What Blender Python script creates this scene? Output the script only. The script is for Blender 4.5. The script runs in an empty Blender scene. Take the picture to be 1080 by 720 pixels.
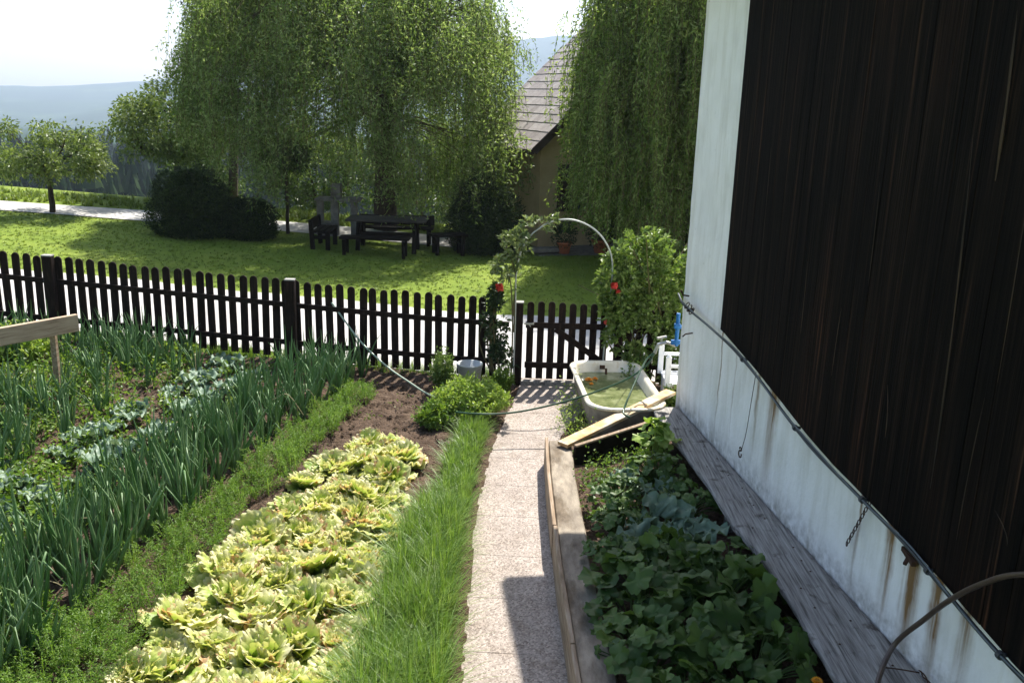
import bpy, math, random
import numpy as np
from mathutils import Vector, noise as mnoise
random.seed(7); rng = np.random.default_rng(7)
sc = bpy.context.scene; COL = sc.collection
rad = math.radians

# ------------------------------------------------------------------ terrain
def softp(t, k=.5):
    t = np.asarray(t, float)
    return k*np.logaddexp(0, t/k)
def g(x, y=0):
    s = 22*np.tanh(softp(-np.asarray(x, float)-.4)/22)
    y = np.asarray(y, float)
    drop = .19*np.maximum(0, np.minimum(y, 112)-24.5) + .032*np.maximum(0, np.minimum(y, 1500)-112)
    return .065*s - drop
def gz(x, y=0): return float(g(x, y))

# ------------------------------------------------------------------ mesh builder
class MB:
    def __init__(s): s.ch = []; s.n = 0
    def add(s, V, F):
        V = np.asarray(V, float).reshape(-1, 3)
        if isinstance(F, np.ndarray): s.ch.append((V, [F + s.n]))
        else:
            by = {}
            for f in F: by.setdefault(len(f), []).append(f)
            s.ch.append((V, [np.asarray(v) + s.n for v in by.values()]))
        s.n += len(V)
    def build(s, name, mat, parent=None, smooth=False, xform=True):
        V = np.concatenate([c[0] for c in s.ch]) if s.ch else np.zeros((0, 3))
        q = parent
        while q is not None: V = V - np.array(q.location); q = q.parent
        me = bpy.data.meshes.new(name)
        me.vertices.add(len(V)); me.vertices.foreach_set('co', V.astype(np.float32).ravel())
        Fs = [f for c in s.ch for f in c[1]]
        li = np.concatenate([f.ravel() for f in Fs]); tot = np.concatenate([np.full(len(f), f.shape[1]) for f in Fs])
        me.loops.add(len(li)); me.loops.foreach_set('vertex_index', li.astype(np.int32))
        me.polygons.add(len(tot)); me.polygons.foreach_set('loop_start', (np.cumsum(tot)-tot).astype(np.int32))
        me.polygons.foreach_set('use_smooth', np.full(len(tot), bool(smooth)))
        me.update(calc_edges=True); me.validate()
        me.materials.append(mat)
        o = bpy.data.objects.new(name, me); COL.objects.link(o)
        if parent is not None: o.parent = parent
        return o
    def box(s, c, sz, rz=0, tilt=None):
        a, b, h = sz[0]/2, sz[1]/2, sz[2]/2
        P = np.array([[-a,-b,-h],[a,-b,-h],[a,b,-h],[-a,b,-h],[-a,-b,h],[a,-b,h],[a,b,h],[-a,b,h]])
        cz, sn = math.cos(rz), math.sin(rz)
        P = P @ np.array([[cz, sn, 0], [-sn, cz, 0], [0, 0, 1]])
        s.add(P + np.array(c), [(0,3,2,1),(4,5,6,7),(0,1,5,4),(1,2,6,5),(2,3,7,6),(3,0,4,7)])
    def bar(s, p, q, w, h, up=(0,0,1), ch=0.0):
        """a beam from p to q, w wide, h high, with chamfered long edges"""
        p, q = np.array(p, float), np.array(q, float); d = q-p; d /= np.linalg.norm(d)
        up = np.array(up, float); sd = np.cross(d, up); sd /= np.linalg.norm(sd); u = np.cross(sd, d)
        a, b = w/2, h/2; c = ch or min(w, h)*.12
        prof = [(-a+c,-b),(a-c,-b),(a,-b+c),(a,b-c),(a-c,b),(-a+c,b),(-a,b-c),(-a,-b+c)]
        V = [o + sd*x + u*z for o in (p, q) for x, z in prof]
        F = [(i, (i+1) % 8, 8+(i+1) % 8, 8+i) for i in range(8)] + [tuple(range(7,-1,-1)), tuple(range(8,16))]
        s.add(V, F)
    def tube(s, pts, r, n=6, cap=True):
        pts = np.asarray(pts, float); m = len(pts)
        r = np.broadcast_to(np.asarray(r, float), (m,)) if np.ndim(r) == 0 or len(np.atleast_1d(r)) == m else np.interp(np.linspace(0,1,m), np.linspace(0,1,len(r)), r)
        T = np.gradient(pts, axis=0); T /= np.linalg.norm(T, axis=1)[:, None]+1e-9
        ref = np.array([0,0,1.]) if abs(T[0,2]) < .8 else np.array([1.,0,0])
        V = []
        for i in range(m):
            a = np.cross(T[i], ref); a /= np.linalg.norm(a)+1e-9; b = np.cross(T[i], a)
            ref = np.cross(a, T[i]) if np.linalg.norm(np.cross(a, T[i])) > .1 else ref
            th = np.arange(n)*2*math.pi/n
            V.append(pts[i] + r[i]*(np.cos(th)[:,None]*a + np.sin(th)[:,None]*b))
        F = [(i*n+j, i*n+(j+1) % n, (i+1)*n+(j+1) % n, (i+1)*n+j) for i in range(m-1) for j in range(n)]
        if cap: F += [tuple(range(n-1,-1,-1)), tuple(range((m-1)*n, m*n))]
        s.add(np.concatenate(V), F)
    def lathe(s, c, prof, n=16):
        V = [(c[0]+r*math.cos(2*math.pi*j/n), c[1]+r*math.sin(2*math.pi*j/n), c[2]+z) for r, z in prof for j in range(n)]
        s.add(V, [(i*n+j, i*n+(j+1) % n, (i+1)*n+(j+1) % n, (i+1)*n+j) for i in range(len(prof)-1) for j in range(n)])
    def grid(s, P):
        """P: (m,n,3) array"""
        m, n = P.shape[:2]; i = np.arange(m*n).reshape(m, n)
        s.add(P.reshape(-1, 3), np.stack([i[:-1,:-1], i[:-1,1:], i[1:,1:], i[1:,:-1]], -1).reshape(-1, 4))
    def leaves(s, base, d, nr, L, W, fold=.18):
        """folded diamond leaves, one per row"""
        N = len(base); d = d/np.linalg.norm(d, axis=1)[:,None]
        sd = np.cross(d, nr); sd /= np.linalg.norm(sd, axis=1)[:,None]+1e-9; n2 = np.cross(sd, d)
        L = np.broadcast_to(L, (N,))[:,None]; W = np.broadcast_to(W, (N,))[:,None]
        mid = base + d*L*.42 + n2*W*fold
        V = np.stack([base, mid+sd*W/2, base+d*L - n2*L*.12, mid-sd*W/2], 1)
        k = np.arange(N)[:,None]*4
        s.add(V.reshape(-1,3), np.concatenate([k+np.array([0,1,2]), k+np.array([0,2,3])]))

def rvec(n, up=0.0):
    v = rng.normal(size=(n, 3)); v[:,2] += up
    return v/np.linalg.norm(v, axis=1)[:,None]
def smooth_path(pts, n=24):
    """Catmull-Rom through pts"""
    P = np.array(pts, float); P = np.vstack([2*P[0]-P[1], P, 2*P[-1]-P[-2]]); out = []
    segs = len(P)-3
    for k in range(segs):
        for t in np.linspace(0, 1, max(2, n//segs), endpoint=(k == segs-1)):
            a, b, c, d = P[k:k+4]
            out.append(.5*((2*b)+(-a+c)*t+(2*a-5*b+4*c-d)*t*t+(-a+3*b-3*c+d)*t**3))
    return np.array(out)

# ------------------------------------------------------------------ things
def tag(o, label=None, cat=None, group=None, kind=None):
    if label: o['label'] = label
    if cat: o['category'] = cat
    if group: o['group'] = group
    if kind: o['kind'] = kind
    return o
def thing(name, loc, label, cat, group=None):
    o = bpy.data.objects.new(name, None); COL.objects.link(o); o.location = loc
    o.empty_display_size = .1
    return tag(o, label, cat, group)
def dup(o, loc, rz=0, s=1.0, label=None):
    r = o.copy(); COL.objects.link(r); r.location = loc; r.rotation_euler = (0, 0, rz); r.scale = (s, s, s)
    if label: r['label'] = label
    for ch in list(o.children):
        c = ch.copy(); COL.objects.link(c); c.parent = r
    return r

# ------------------------------------------------------------------ materials
def newmat(name):
    m = bpy.data.materials.new(name); m.use_nodes = True
    nt = m.node_tree; nt.nodes.clear()
    return m, nt, nt.nodes, nt.links
def ramp(N, cols):
    r = N.new('ShaderNodeValToRGB'); e = r.color_ramp.elements
    while len(e) < len(cols): e.new(.5)
    for k, (p, c) in enumerate(cols): e[k].position = p; e[k].color = (*c, 1)
    return r
def pos_vec(N, L, stretch=(1,1,1), obj=False):
    if obj: g_ = N.new('ShaderNodeTexCoord'); src = g_.outputs['Object']
    else: g_ = N.new('ShaderNodeNewGeometry'); src = g_.outputs['Position']
    mp = N.new('ShaderNodeMapping'); mp.inputs['Scale'].default_value = stretch
    L.new(src, mp.inputs['Vector']); return mp.outputs[0]
def noise_n(N, L, vec, scale, detail=5, rough=.6):
    n = N.new('ShaderNodeTexNoise'); n.inputs['Scale'].default_value = scale
    n.inputs['Detail'].default_value = detail; n.inputs['Roughness'].default_value = rough
    L.new(vec, n.inputs['Vector']); return n.outputs['Fac']
def math_n(N, L, op, a, b):
    m = N.new('ShaderNodeMath'); m.operation = op
    for k, v in enumerate((a, b)):
        if isinstance(v, (int, float)): m.inputs[k].default_value = v
        else: L.new(v, m.inputs[k])
    return m.outputs[0]
def mixc(N, L, fac, a, b, mode='MIX'):
    m = N.new('ShaderNodeMix'); m.data_type = 'RGBA'; m.blend_type = mode
    if isinstance(fac, (int, float)): m.inputs[0].default_value = fac
    else: L.new(fac, m.inputs[0])
    for k, v in ((6, a), (7, b)):
        if isinstance(v, tuple): m.inputs[k].default_value = (*v, 1)
        else: L.new(v, m.inputs[k])
    return m.outputs[2]
def smat(name, cols, scale=3, stretch=(1,1,1), rough=.7, bump=.0, bscale=None, spec=.4, detail=6, second=None, metal=0, obj=False, bdist=.02):
    """noise-coloured surface; second=(scale, stretch, cols) multiplies a second noise on top"""
    m, nt, N, L = newmat(name)
    v = pos_vec(N, L, stretch, obj); f = noise_n(N, L, v, scale, detail)
    r = ramp(N, cols); L.new(f, r.inputs[0]); c = r.outputs[0]
    if second:
        v2 = pos_vec(N, L, second[1], obj); f2 = noise_n(N, L, v2, second[0], 6)
        r2 = ramp(N, second[2]); L.new(f2, r2.inputs[0]); c = mixc(N, L, 1.0, c, r2.outputs[0], 'MULTIPLY')
    b = N.new('ShaderNodeBsdfPrincipled'); L.new(c, b.inputs['Base Color'])
    b.inputs['Roughness'].default_value = rough; b.inputs['Specular IOR Level'].default_value = spec; b.inputs['Metallic'].default_value = metal
    if bump:
        vb = pos_vec(N, L, stretch, obj); fb = noise_n(N, L, vb, bscale or scale*3, 8, .65)
        bn = N.new('ShaderNodeBump'); bn.inputs['Strength'].default_value = bump; bn.inputs['Distance'].default_value = bdist
        L.new(fb, bn.inputs['Height']); L.new(bn.outputs[0], b.inputs['Normal'])
    o = N.new('ShaderNodeOutputMaterial'); L.new(b.outputs[0], o.inputs[0])
    return m
def leafmat(name, cols, trans=.45, tint=(1.0,1.0,.55), rough=.45, spec=.35, scale=2.5, island=.6, spots=None):
    m, nt, N, L = newmat(name)
    gm = N.new('ShaderNodeNewGeometry'); v = pos_vec(N, L); f = noise_n(N, L, v, scale, 3)
    f = math_n(N, L, 'ADD', math_n(N, L, 'MULTIPLY', gm.outputs['Random Per Island'], island), math_n(N, L, 'MULTIPLY', f, 1-island))
    r = ramp(N, cols); L.new(f, r.inputs[0]); c = r.outputs[0]
    if spots:
        f3 = noise_n(N, L, v, spots[0], 4); rr = ramp(N, [(spots[1], (0,0,0)), (spots[1]+.06, (1,1,1))]); L.new(f3, rr.inputs[0])
        c = mixc(N, L, rr.outputs[0], c, spots[2])
    b = N.new('ShaderNodeBsdfPrincipled'); L.new(c, b.inputs['Base Color'])
    b.inputs['Roughness'].default_value = rough; b.inputs['Specular IOR Level'].default_value = spec
    t = N.new('ShaderNodeBsdfTranslucent'); L.new(mixc(N, L, 1.0, c, tint, 'MULTIPLY'), t.inputs['Color'])
    mx = N.new('ShaderNodeMixShader'); mx.inputs[0].default_value = trans
    L.new(b.outputs[0], mx.inputs[1]); L.new(t.outputs[0], mx.inputs[2])
    o = N.new('ShaderNodeOutputMaterial'); L.new(mx.outputs[0], o.inputs[0])
    return m

M = {}
M['lawn'] = smat('lawn', [(.3,(.14,.205,.028)),(.5,(.195,.265,.038)),(.7,(.25,.305,.052))], .9, rough=.9, bump=.7, bscale=60, spec=.1, second=(22,(1,1,1),[(.25,(.6,.62,.55)),(.7,(1,1,1))]))
M['soil'] = smat('soil', [(.3,(.07,.046,.032)),(.5,(.13,.088,.062)),(.72,(.21,.15,.11))], 9, rough=.95, bump=1, bscale=35, spec=.1, second=(60,(1,1,1),[(.3,(.5,.48,.45)),(.62,(1,1,1))]), bdist=.04)
def aggregate_mat():
    m, nt, N, L = newmat('washed_concrete'); v = pos_vec(N, L)
    r = ramp(N, [(.3,(.31,.265,.23)),(.65,(.39,.34,.30))]); L.new(noise_n(N, L, v, 2.2, 6), r.inputs[0])
    vo = N.new('ShaderNodeTexVoronoi'); vo.inputs['Scale'].default_value = 85; L.new(v, vo.inputs['Vector'])
    vr = ramp(N, [(.0,(.42,.39,.37)),(.35,(.82,.80,.79)),(.6,(1,1,1)),(1,(1.45,1.4,1.38))]); L.new(vo.outputs['Color'], vr.inputs[0])
    c = mixc(N, L, 1.0, r.outputs[0], vr.outputs[0], 'MULTIPLY')
    n3 = ramp(N, [(.32,(.62,.58,.52)),(.5,(1,1,1))]); L.new(noise_n(N, L, v, 5, 8, .75), n3.inputs[0]); c = mixc(N, L, .6, c, mixc(N, L, 1.0, c, n3.outputs[0], 'MULTIPLY'))
    b = N.new('ShaderNodeBsdfPrincipled'); L.new(c, b.inputs['Base Color']); b.inputs['Roughness'].default_value = .9; b.inputs['Specular IOR Level'].default_value = .15
    bn = N.new('ShaderNodeBump'); bn.inputs['Strength'].default_value = .7; bn.inputs['Distance'].default_value = .006; bn.invert = True
    L.new(vo.outputs['Distance'], bn.inputs['Height']); L.new(bn.outputs[0], b.inputs['Normal'])
    o = N.new('ShaderNodeOutputMaterial'); L.new(b.outputs[0], o.inputs[0]); return m
M['concrete'] = aggregate_mat()
M['drive'] = smat('drive', [(.3,(.38,.365,.345)),(.7,(.52,.50,.475))], 1.5, rough=.95, bump=.3, bscale=60, spec=.1)
M['coping'] = smat('coping', [(.3,(.17,.14,.11)),(.55,(.29,.245,.19)),(.75,(.40,.34,.265))], 5, (3,1,1), rough=.9, bump=.5, bscale=50, spec=.15, bdist=.006, second=(5,(1,.35,1),[(.38,(.5,.46,.42)),(.5,(.95,.95,.95)),(.66,(1.2,1.2,1.2))]))
M['plaster'] = None
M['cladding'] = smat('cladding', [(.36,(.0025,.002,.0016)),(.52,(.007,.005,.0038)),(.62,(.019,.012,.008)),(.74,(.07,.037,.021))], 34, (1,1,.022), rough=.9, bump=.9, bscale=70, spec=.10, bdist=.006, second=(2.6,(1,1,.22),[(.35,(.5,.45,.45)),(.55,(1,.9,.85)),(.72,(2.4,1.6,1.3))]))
M['streak'] = smat('streak', [(.4,(.02,.011,.007)),(.7,(.10,.055,.028))], 9, (1,1,.1), rough=.7)
M['greywood'] = smat('greywood', [(.34,(.12,.11,.10)),(.48,(.26,.24,.22)),(.68,(.40,.38,.35))], 6, (10,.45,10), rough=.88, bump=1.0, bscale=14, spec=.15, bdist=.008, second=(7,(1,1,1),[(.30,(.35,.32,.3)),(.42,(1,1,1))]))
M['fence'] = smat('fence', [(.35,(.008,.0045,.003)),(.58,(.02,.011,.008)),(.75,(.06,.036,.026))], 8, (6,6,.7), rough=.8, bump=.4, spec=.15, bdist=.004)
M['post_top'] = smat('post_top', [(.3,(.25,.24,.22)),(.7,(.38,.36,.33))], 12, rough=.9)
M['pinewood'] = smat('pinewood', [(.3,(.27,.175,.11)),(.45,(.44,.31,.21)),(.7,(.54,.40,.28))], 4, (1.3,1.0,14), rough=.8, bump=.6, spec=.2, bdist=.004)
M['oakboard'] = smat('oakboard', [(.38,(.50,.25,.08)),(.5,(.56,.40,.22)),(.6,(.62,.54,.43))], 2.2, (1.5,1.5,9), rough=.75, bump=.4, spec=.25, bdist=.004)
M['sideboard'] = smat('sideboard', [(.3,(.17,.115,.07)),(.5,(.29,.21,.14)),(.75,(.42,.34,.26))], 5, (8,.7,8), rough=.8, bump=.4, spec=.2, bdist=.004)
M['enamel'] = smat('enamel', [(.35,(.62,.56,.44)),(.6,(.74,.69,.58))], 4, rough=.28, spec=.5, second=(9,(1,1,.4),[(.3,(.72,.6,.4)),(.48,(1,1,1))]))
M['tub_side'] = smat('tub_side', [(.35,(.16,.13,.11)),(.6,(.30,.26,.22))], 6, rough=.8, bump=.3)
M['rust'] = smat('rust', [(.3,(.025,.012,.007)),(.7,(.07,.03,.014))], 20, rough=.9)
M['steel'] = smat('steel', [(.3,(.35,.35,.34)),(.7,(.5,.5,.48))], 30, rough=.4, metal=.8)
M['archtube'] = smat('archtube', [(.3,(.36,.38,.36)),(.7,(.5,.52,.48))], 12, rough=.45, metal=.2)
M['cable'] = smat('cable', [(.3,(.015,.017,.02)),(.7,(.035,.04,.045))], 12, rough=.45, spec=.5)
M['greycable'] = smat('greycable', [(.3,(.07,.085,.09)),(.7,(.13,.15,.16))], 12, rough=.5, spec=.5)
M['hose_green'] = smat('hose_green', [(.3,(.012,.05,.02)),(.7,(.03,.09,.04))], 12, rough=.35, spec=.5)
M['hose_sunlit'] = smat('hose_sunlit', [(.3,(.28,.36,.26)),(.7,(.4,.46,.36))], 12, rough=.4, spec=.5)  # green hose lightened, its sun glint painted into the colour
M['hose_brown'] = smat('hose_brown', [(.3,(.05,.032,.025)),(.7,(.09,.06,.045))], 12, rough=.4, spec=.5)
M['whiteplastic'] = smat('whiteplastic', [(.3,(.72,.74,.76)),(.7,(.8,.8,.8))], 12, rough=.4, spec=.5)
M['bluetap'] = smat('bluetap', [(.3,(.0,.09,.3)),(.7,(.01,.16,.42))], 12, rough=.4, spec=.5)
M['bark'] = smat('bark', [(.3,(.03,.022,.016)),(.6,(.075,.058,.042)),(.8,(.12,.1,.08))], 8, (3,3,.6), rough=.95, bump=1, bscale=20, spec=.1, bdist=.03)
M['twig'] = smat('twig', [(.3,(.06,.05,.02)),(.7,(.12,.1,.04))], 8, rough=.9)
M['terracotta'] = smat('terracotta', [(.3,(.38,.11,.05)),(.7,(.5,.17,.08))], 9, rough=.8)
M['housewall'] = smat('housewall', [(.3,(.42,.31,.16)),(.7,(.52,.40,.23))], 2, rough=.95, bump=.3)
M['shutter'] = smat('shutter', [(.3,(.02,.012,.008)),(.7,(.045,.025,.015))], 8, (8,8,1), rough=.7)
M['stone'] = smat('stone', [(.3,(.10,.09,.08)),(.5,(.18,.165,.145)),(.7,(.27,.25,.22))], 7, rough=.95, bump=.8, bscale=14)
M['darkwood'] = smat('darkwood', [(.3,(.004,.003,.002)),(.7,(.012,.008,.005))], 6, (1,6,6), rough=.8, spec=.12)
M['tablewood'] = smat('tablewood', [(.3,(.018,.015,.013)),(.7,(.045,.038,.032))], 6, (1,6,6), rough=.7, spec=.3)
M['zinc'] = smat('zinc', [(.3,(.5,.52,.52)),(.7,(.66,.67,.66))], 10, rough=.5, spec=.4)
M['red'] = leafmat('red_petal', [(.3,(.6,.035,.03)),(.7,(.8,.12,.08))], .3, (1,.6,.6))
M['orange'] = leafmat('orange_petal', [(.3,(.85,.30,.01)),(.7,(.9,.48,.02))], .3, (1,.8,.3))
M['stamen'] = smat('stamen', [(.3,(.3,.12,.01)),(.7,(.5,.25,.02))], 40)
# foliage
M['willow'] = leafmat('willow_leaf', [(.15,(.095,.16,.035)),(.5,(.19,.28,.08)),(.85,(.40,.48,.23))], .6, (1.0,1.0,.6), scale=.8)
M['willow2'] = leafmat('willow_leaf_b', [(.15,(.095,.165,.03)),(.5,(.20,.295,.07)),(.85,(.40,.48,.20))], .6, (1.0,1.0,.5), scale=.8)
M['fruit'] = leafmat('fruit_leaf', [(.15,(.07,.115,.025)),(.5,(.145,.205,.05)),(.85,(.27,.33,.12))], .42)
M['copper'] = leafmat('copper_leaf', [(.15,(.03,.025,.015)),(.5,(.06,.05,.03)),(.85,(.1,.08,.05))], .3, (1,.7,.5))
M['hedge'] = leafmat('hedge_leaf', [(.2,(.008,.018,.004)),(.5,(.024,.045,.011)),(.85,(.09,.13,.035))], .25, spec=.3)
M['bushfar'] = leafmat('far_bush_leaf', [(.15,(.04,.07,.02)),(.5,(.08,.13,.035)),(.85,(.14,.2,.06))], .35)
M['conifer'] = leafmat('conifer', [(.15,(.008,.02,.010)),(.5,(.016,.034,.015)),(.85,(.04,.062,.025))], .1, scale=.02, spec=0, rough=1)
M['rose'] = leafmat('rose_leaf', [(.15,(.07,.14,.025)),(.5,(.15,.23,.05)),(.85,(.30,.38,.14))], .4, (1,1,.5), rough=.35)
M['climber'] = leafmat('climber_leaf', [(.15,(.08,.12,.035)),(.5,(.15,.20,.07)),(.85,(.28,.33,.16))], .35, (1,1,.6), rough=.35)
M['darkleaf'] = leafmat('dark_rose_leaf', [(.15,(.015,.035,.012)),(.5,(.03,.06,.018)),(.85,(.06,.09,.03))], .25)
def lettuce_mat():
    m, nt, N, L = newmat('lettuce_leaf'); v = pos_vec(N, L)
    at_ = N.new('ShaderNodeAttribute'); at_.attribute_name = 'tip'
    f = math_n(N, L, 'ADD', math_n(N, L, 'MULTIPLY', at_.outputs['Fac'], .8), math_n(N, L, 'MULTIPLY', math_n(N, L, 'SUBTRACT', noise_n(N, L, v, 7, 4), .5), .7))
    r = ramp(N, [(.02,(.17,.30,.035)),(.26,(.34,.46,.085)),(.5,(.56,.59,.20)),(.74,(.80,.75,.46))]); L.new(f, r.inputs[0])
    bt = math_n(N, L, 'MULTIPLY', math_n(N, L, 'GREATER_THAN', noise_n(N, L, v, 9, 5), .585), math_n(N, L, 'GREATER_THAN', f, .42)); c = mixc(N, L, math_n(N, L, 'MULTIPLY', bt, .75), r.outputs[0], (.55,.30,.17))
    b = N.new('ShaderNodeBsdfPrincipled'); L.new(c, b.inputs['Base Color']); b.inputs['Roughness'].default_value = .45; b.inputs['Specular IOR Level'].default_value = .35
    bn = N.new('ShaderNodeBump'); bn.inputs['Strength'].default_value = .5; bn.inputs['Distance'].default_value = .006; L.new(noise_n(N, L, v, 60, 4), bn.inputs['Height']); L.new(bn.outputs[0], b.inputs['Normal'])
    t = N.new('ShaderNodeBsdfTranslucent'); L.new(mixc(N, L, 1.0, c, (1,.98,.6), 'MULTIPLY'), t.inputs['Color'])
    mx = N.new('ShaderNodeMixShader'); mx.inputs[0].default_value = .38; L.new(b.outputs[0], mx.inputs[1]); L.new(t.outputs[0], mx.inputs[2])
    o = N.new('ShaderNodeOutputMaterial'); L.new(mx.outputs[0], o.inputs[0]); return m
M['lettuce'] = lettuce_mat()
M['onion'] = leafmat('onion_leaf', [(.15,(.09,.19,.06)),(.5,(.16,.28,.11)),(.9,(.24,.34,.18))], .34, (1,1,.6), rough=.42, spec=.3, scale=3, spots=None)
M['drystalk'] = leafmat('dry_leaf', [(.15,(.35,.29,.15)),(.9,(.5,.43,.26))], .2)
M['carrot'] = leafmat('carrot_leaf', [(.15,(.09,.19,.025)),(.5,(.16,.28,.045)),(.85,(.28,.40,.10))], .45, (1,1,.5))
M['chive'] = leafmat('chive_blade', [(.15,(.10,.20,.03)),(.5,(.18,.30,.055)),(.85,(.32,.42,.14))], .42, (1,1,.5), rough=.4, scale=4)
M['blade'] = leafmat('grass_blade', [(.15,(.12,.18,.025)),(.5,(.17,.235,.036)),(.85,(.25,.30,.07))], .35, (1,1,.5))
M['weed'] = leafmat('weed_leaf', [(.15,(.07,.15,.02)),(.5,(.14,.24,.035)),(.85,(.27,.37,.08))], .42, (1,1,.5))
M['herb'] = leafmat('herb_leaf', [(.15,(.17,.28,.045)),(.5,(.30,.42,.085)),(.85,(.46,.54,.18))], .4, (1,1,.5), scale=4)
M['kohl'] = leafmat('kohlrabi_leaf', [(.15,(.09,.16,.09)),(.5,(.17,.25,.17)),(.85,(.26,.34,.23))], .22, (1,1,.6), rough=.5, spec=.3, scale=5)
M['squash'] = leafmat('squash_leaf', [(.15,(.035,.08,.015)),(.5,(.07,.13,.024)),(.85,(.13,.2,.05))], .35, (1,1,.5), rough=.5, scale=5)

# white plaster with rust runs, dirt at the foot and a few knocks
def plaster_mat():
    m, nt, N, L = newmat('plaster')
    v = pos_vec(N, L); base = ramp(N, [(.3,(.78,.77,.75)),(.7,(.89,.88,.87))]); L.new(noise_n(N, L, v, 3, 8), base.inputs[0]); c = base.outputs[0]
    gm = N.new('ShaderNodeNewGeometry'); sp = N.new('ShaderNodeSeparateXYZ'); L.new(gm.outputs['Position'], sp.inputs[0])
    y, z = sp.outputs[1], sp.outputs[2]
    vs = pos_vec(N, L, (1, 1, .05)); ns = noise_n(N, L, vs, 26, 4); ns2 = noise_n(N, L, v, 3.2, 4)
    wob = math_n(N, L, 'MULTIPLY', math_n(N, L, 'SUBTRACT', ns2, .5), .12)
    run = None
    for yc, w, ztop, ln, k in ((4.55,.10,1.17,.85,1.0),(4.30,.08,1.15,.85,.95),(4.80,.07,1.2,.8,.85),(5.15,.025,1.3,1.1,.6),(6.55,.12,1.46,1.1,.75),(6.85,.035,1.46,.9,.55),(7.7,.025,1.6,1.3,.6),(4.05,.09,1.12,.7,.6),(7.35,.02,1.5,1.1,.4)):
        d = math_n(N, L, 'ABSOLUTE', math_n(N, L, 'SUBTRACT', math_n(N, L, 'ADD', y, wob), yc), 0)
        a = math_n(N, L, 'MAXIMUM', math_n(N, L, 'SUBTRACT', 1, math_n(N, L, 'DIVIDE', d, w)), 0)
        t = math_n(N, L, 'DIVIDE', math_n(N, L, 'SUBTRACT', ztop, z), ln)
        fade = math_n(N, L, 'MAXIMUM', math_n(N, L, 'SUBTRACT', 1, t), 0)
        on = math_n(N, L, 'GREATER_THAN', t, 0.0)
        a = math_n(N, L, 'MULTIPLY', math_n(N, L, 'MULTIPLY', a, fade), math_n(N, L, 'MULTIPLY', on, k*2.6))
        run = a if run is None else math_n(N, L, 'MAXIMUM', run, a)
    st = math_n(N, L, 'MULTIPLY', run, math_n(N, L, 'ADD', math_n(N, L, 'MULTIPLY', ns, 2.4), -.55))
    cl = N.new('ShaderNodeClamp'); L.new(st, cl.inputs[0])
    c = mixc(N, L, cl.outputs[0], c, (.23,.135,.06))
    # grime where splashes reach, just above the plank
    t = math_n(N, L, 'SUBTRACT', 1, math_n(N, L, 'DIVIDE', math_n(N, L, 'SUBTRACT', z, .42), .26))
    gr = math_n(N, L, 'MULTIPLY', t, math_n(N, L, 'ADD', math_n(N, L, 'MULTIPLY', noise_n(N, L, v, 14, 6), 2.4), -.75))
    cl2 = N.new('ShaderNodeClamp'); L.new(gr, cl2.inputs[0]); c = mixc(N, L, cl2.outputs[0], c, (.20,.175,.13))
    rr = ramp(N, [(.35,(.86,.85,.82)),(.55,(1,1,1))]); L.new(noise_n(N, L, pos_vec(N, L, (1,1,.12)), 7, 6), rr.inputs[0]); c = mixc(N, L, 1.0, c, rr.outputs[0], 'MULTIPLY')
    b = N.new('ShaderNodeBsdfPrincipled'); L.new(c, b.inputs['Base Color']); b.inputs['Roughness'].default_value = .9; b.inputs['Specular IOR Level'].default_value = .2
    bn = N.new('ShaderNodeBump'); bn.inputs['Strength'].default_value = .5; bn.inputs['Distance'].default_value = .012
    L.new(noise_n(N, L, v, 22, 9, .65), bn.inputs['Height']); L.new(bn.outputs[0], b.inputs['Normal'])
    o = N.new('ShaderNodeOutputMaterial'); L.new(b.outputs[0], o.inputs[0]); return m
M['plaster'] = plaster_mat()
def shingle_mat():
    m, nt, N, L = newmat('shingle')
    tc = N.new('ShaderNodeTexCoord')
    oi = N.new('ShaderNodeNewGeometry')
    r = ramp(N, [(.0,(.25,.215,.205)),(.5,(.33,.29,.28)),(1,(.41,.37,.355))]); L.new(oi.outputs['Random Per Island'], r.inputs[0])
    n = noise_n(N, L, pos_vec(N, L), 9, 5); rr = ramp(N, [(.3,(.7,.7,.7)),(.6,(1,1,1))]); L.new(n, rr.inputs[0])
    b = N.new('ShaderNodeBsdfPrincipled'); L.new(mixc(N, L, 1.0, r.outputs[0], rr.outputs[0], 'MULTIPLY'), b.inputs['Base Color']); b.inputs['Roughness'].default_value = .8
    o = N.new('ShaderNodeOutputMaterial'); L.new(b.outputs[0], o.inputs[0]); return m
M['shingle'] = shingle_mat()
def glass_mat():
    m, nt, N, L = newmat('windowpane')
    b = N.new('ShaderNodeBsdfPrincipled'); b.inputs['Base Color'].default_value = (.05,.07,.06,1); b.inputs['Roughness'].default_value = .08
    o = N.new('ShaderNodeOutputMaterial'); L.new(b.outputs[0], o.inputs[0]); return m
M['pane'] = glass_mat()
def water_mat():
    m, nt, N, L = newmat('pond_water')
    b = N.new('ShaderNodeBsdfPrincipled')
    r = ramp(N, [(.35,(.085,.105,.04)),(.55,(.17,.19,.085)),(.75,(.30,.32,.18))]); L.new(noise_n(N, L, pos_vec(N, L), 7, 5), r.inputs[0]); L.new(r.outputs[0], b.inputs['Base Color'])
    b.inputs['Roughness'].default_value = .06; b.inputs['Specular IOR Level'].default_value = .5
    bn = N.new('ShaderNodeBump'); bn.inputs['Strength'].default_value = .25; bn.inputs['Distance'].default_value = .01
    L.new(noise_n(N, L, pos_vec(N, L), 14, 2), bn.inputs['Height']); L.new(bn.outputs[0], b.inputs['Normal'])
    o = N.new('ShaderNodeOutputMaterial'); L.new(b.outputs[0], o.inputs[0]); return m
M['water'] = water_mat()
M['hillmat'] = smat('hill_forest', [(.35,(.018,.035,.02)),(.6,(.03,.055,.028)),(.75,(.07,.10,.045))], .006, rough=1, spec=0)

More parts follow.
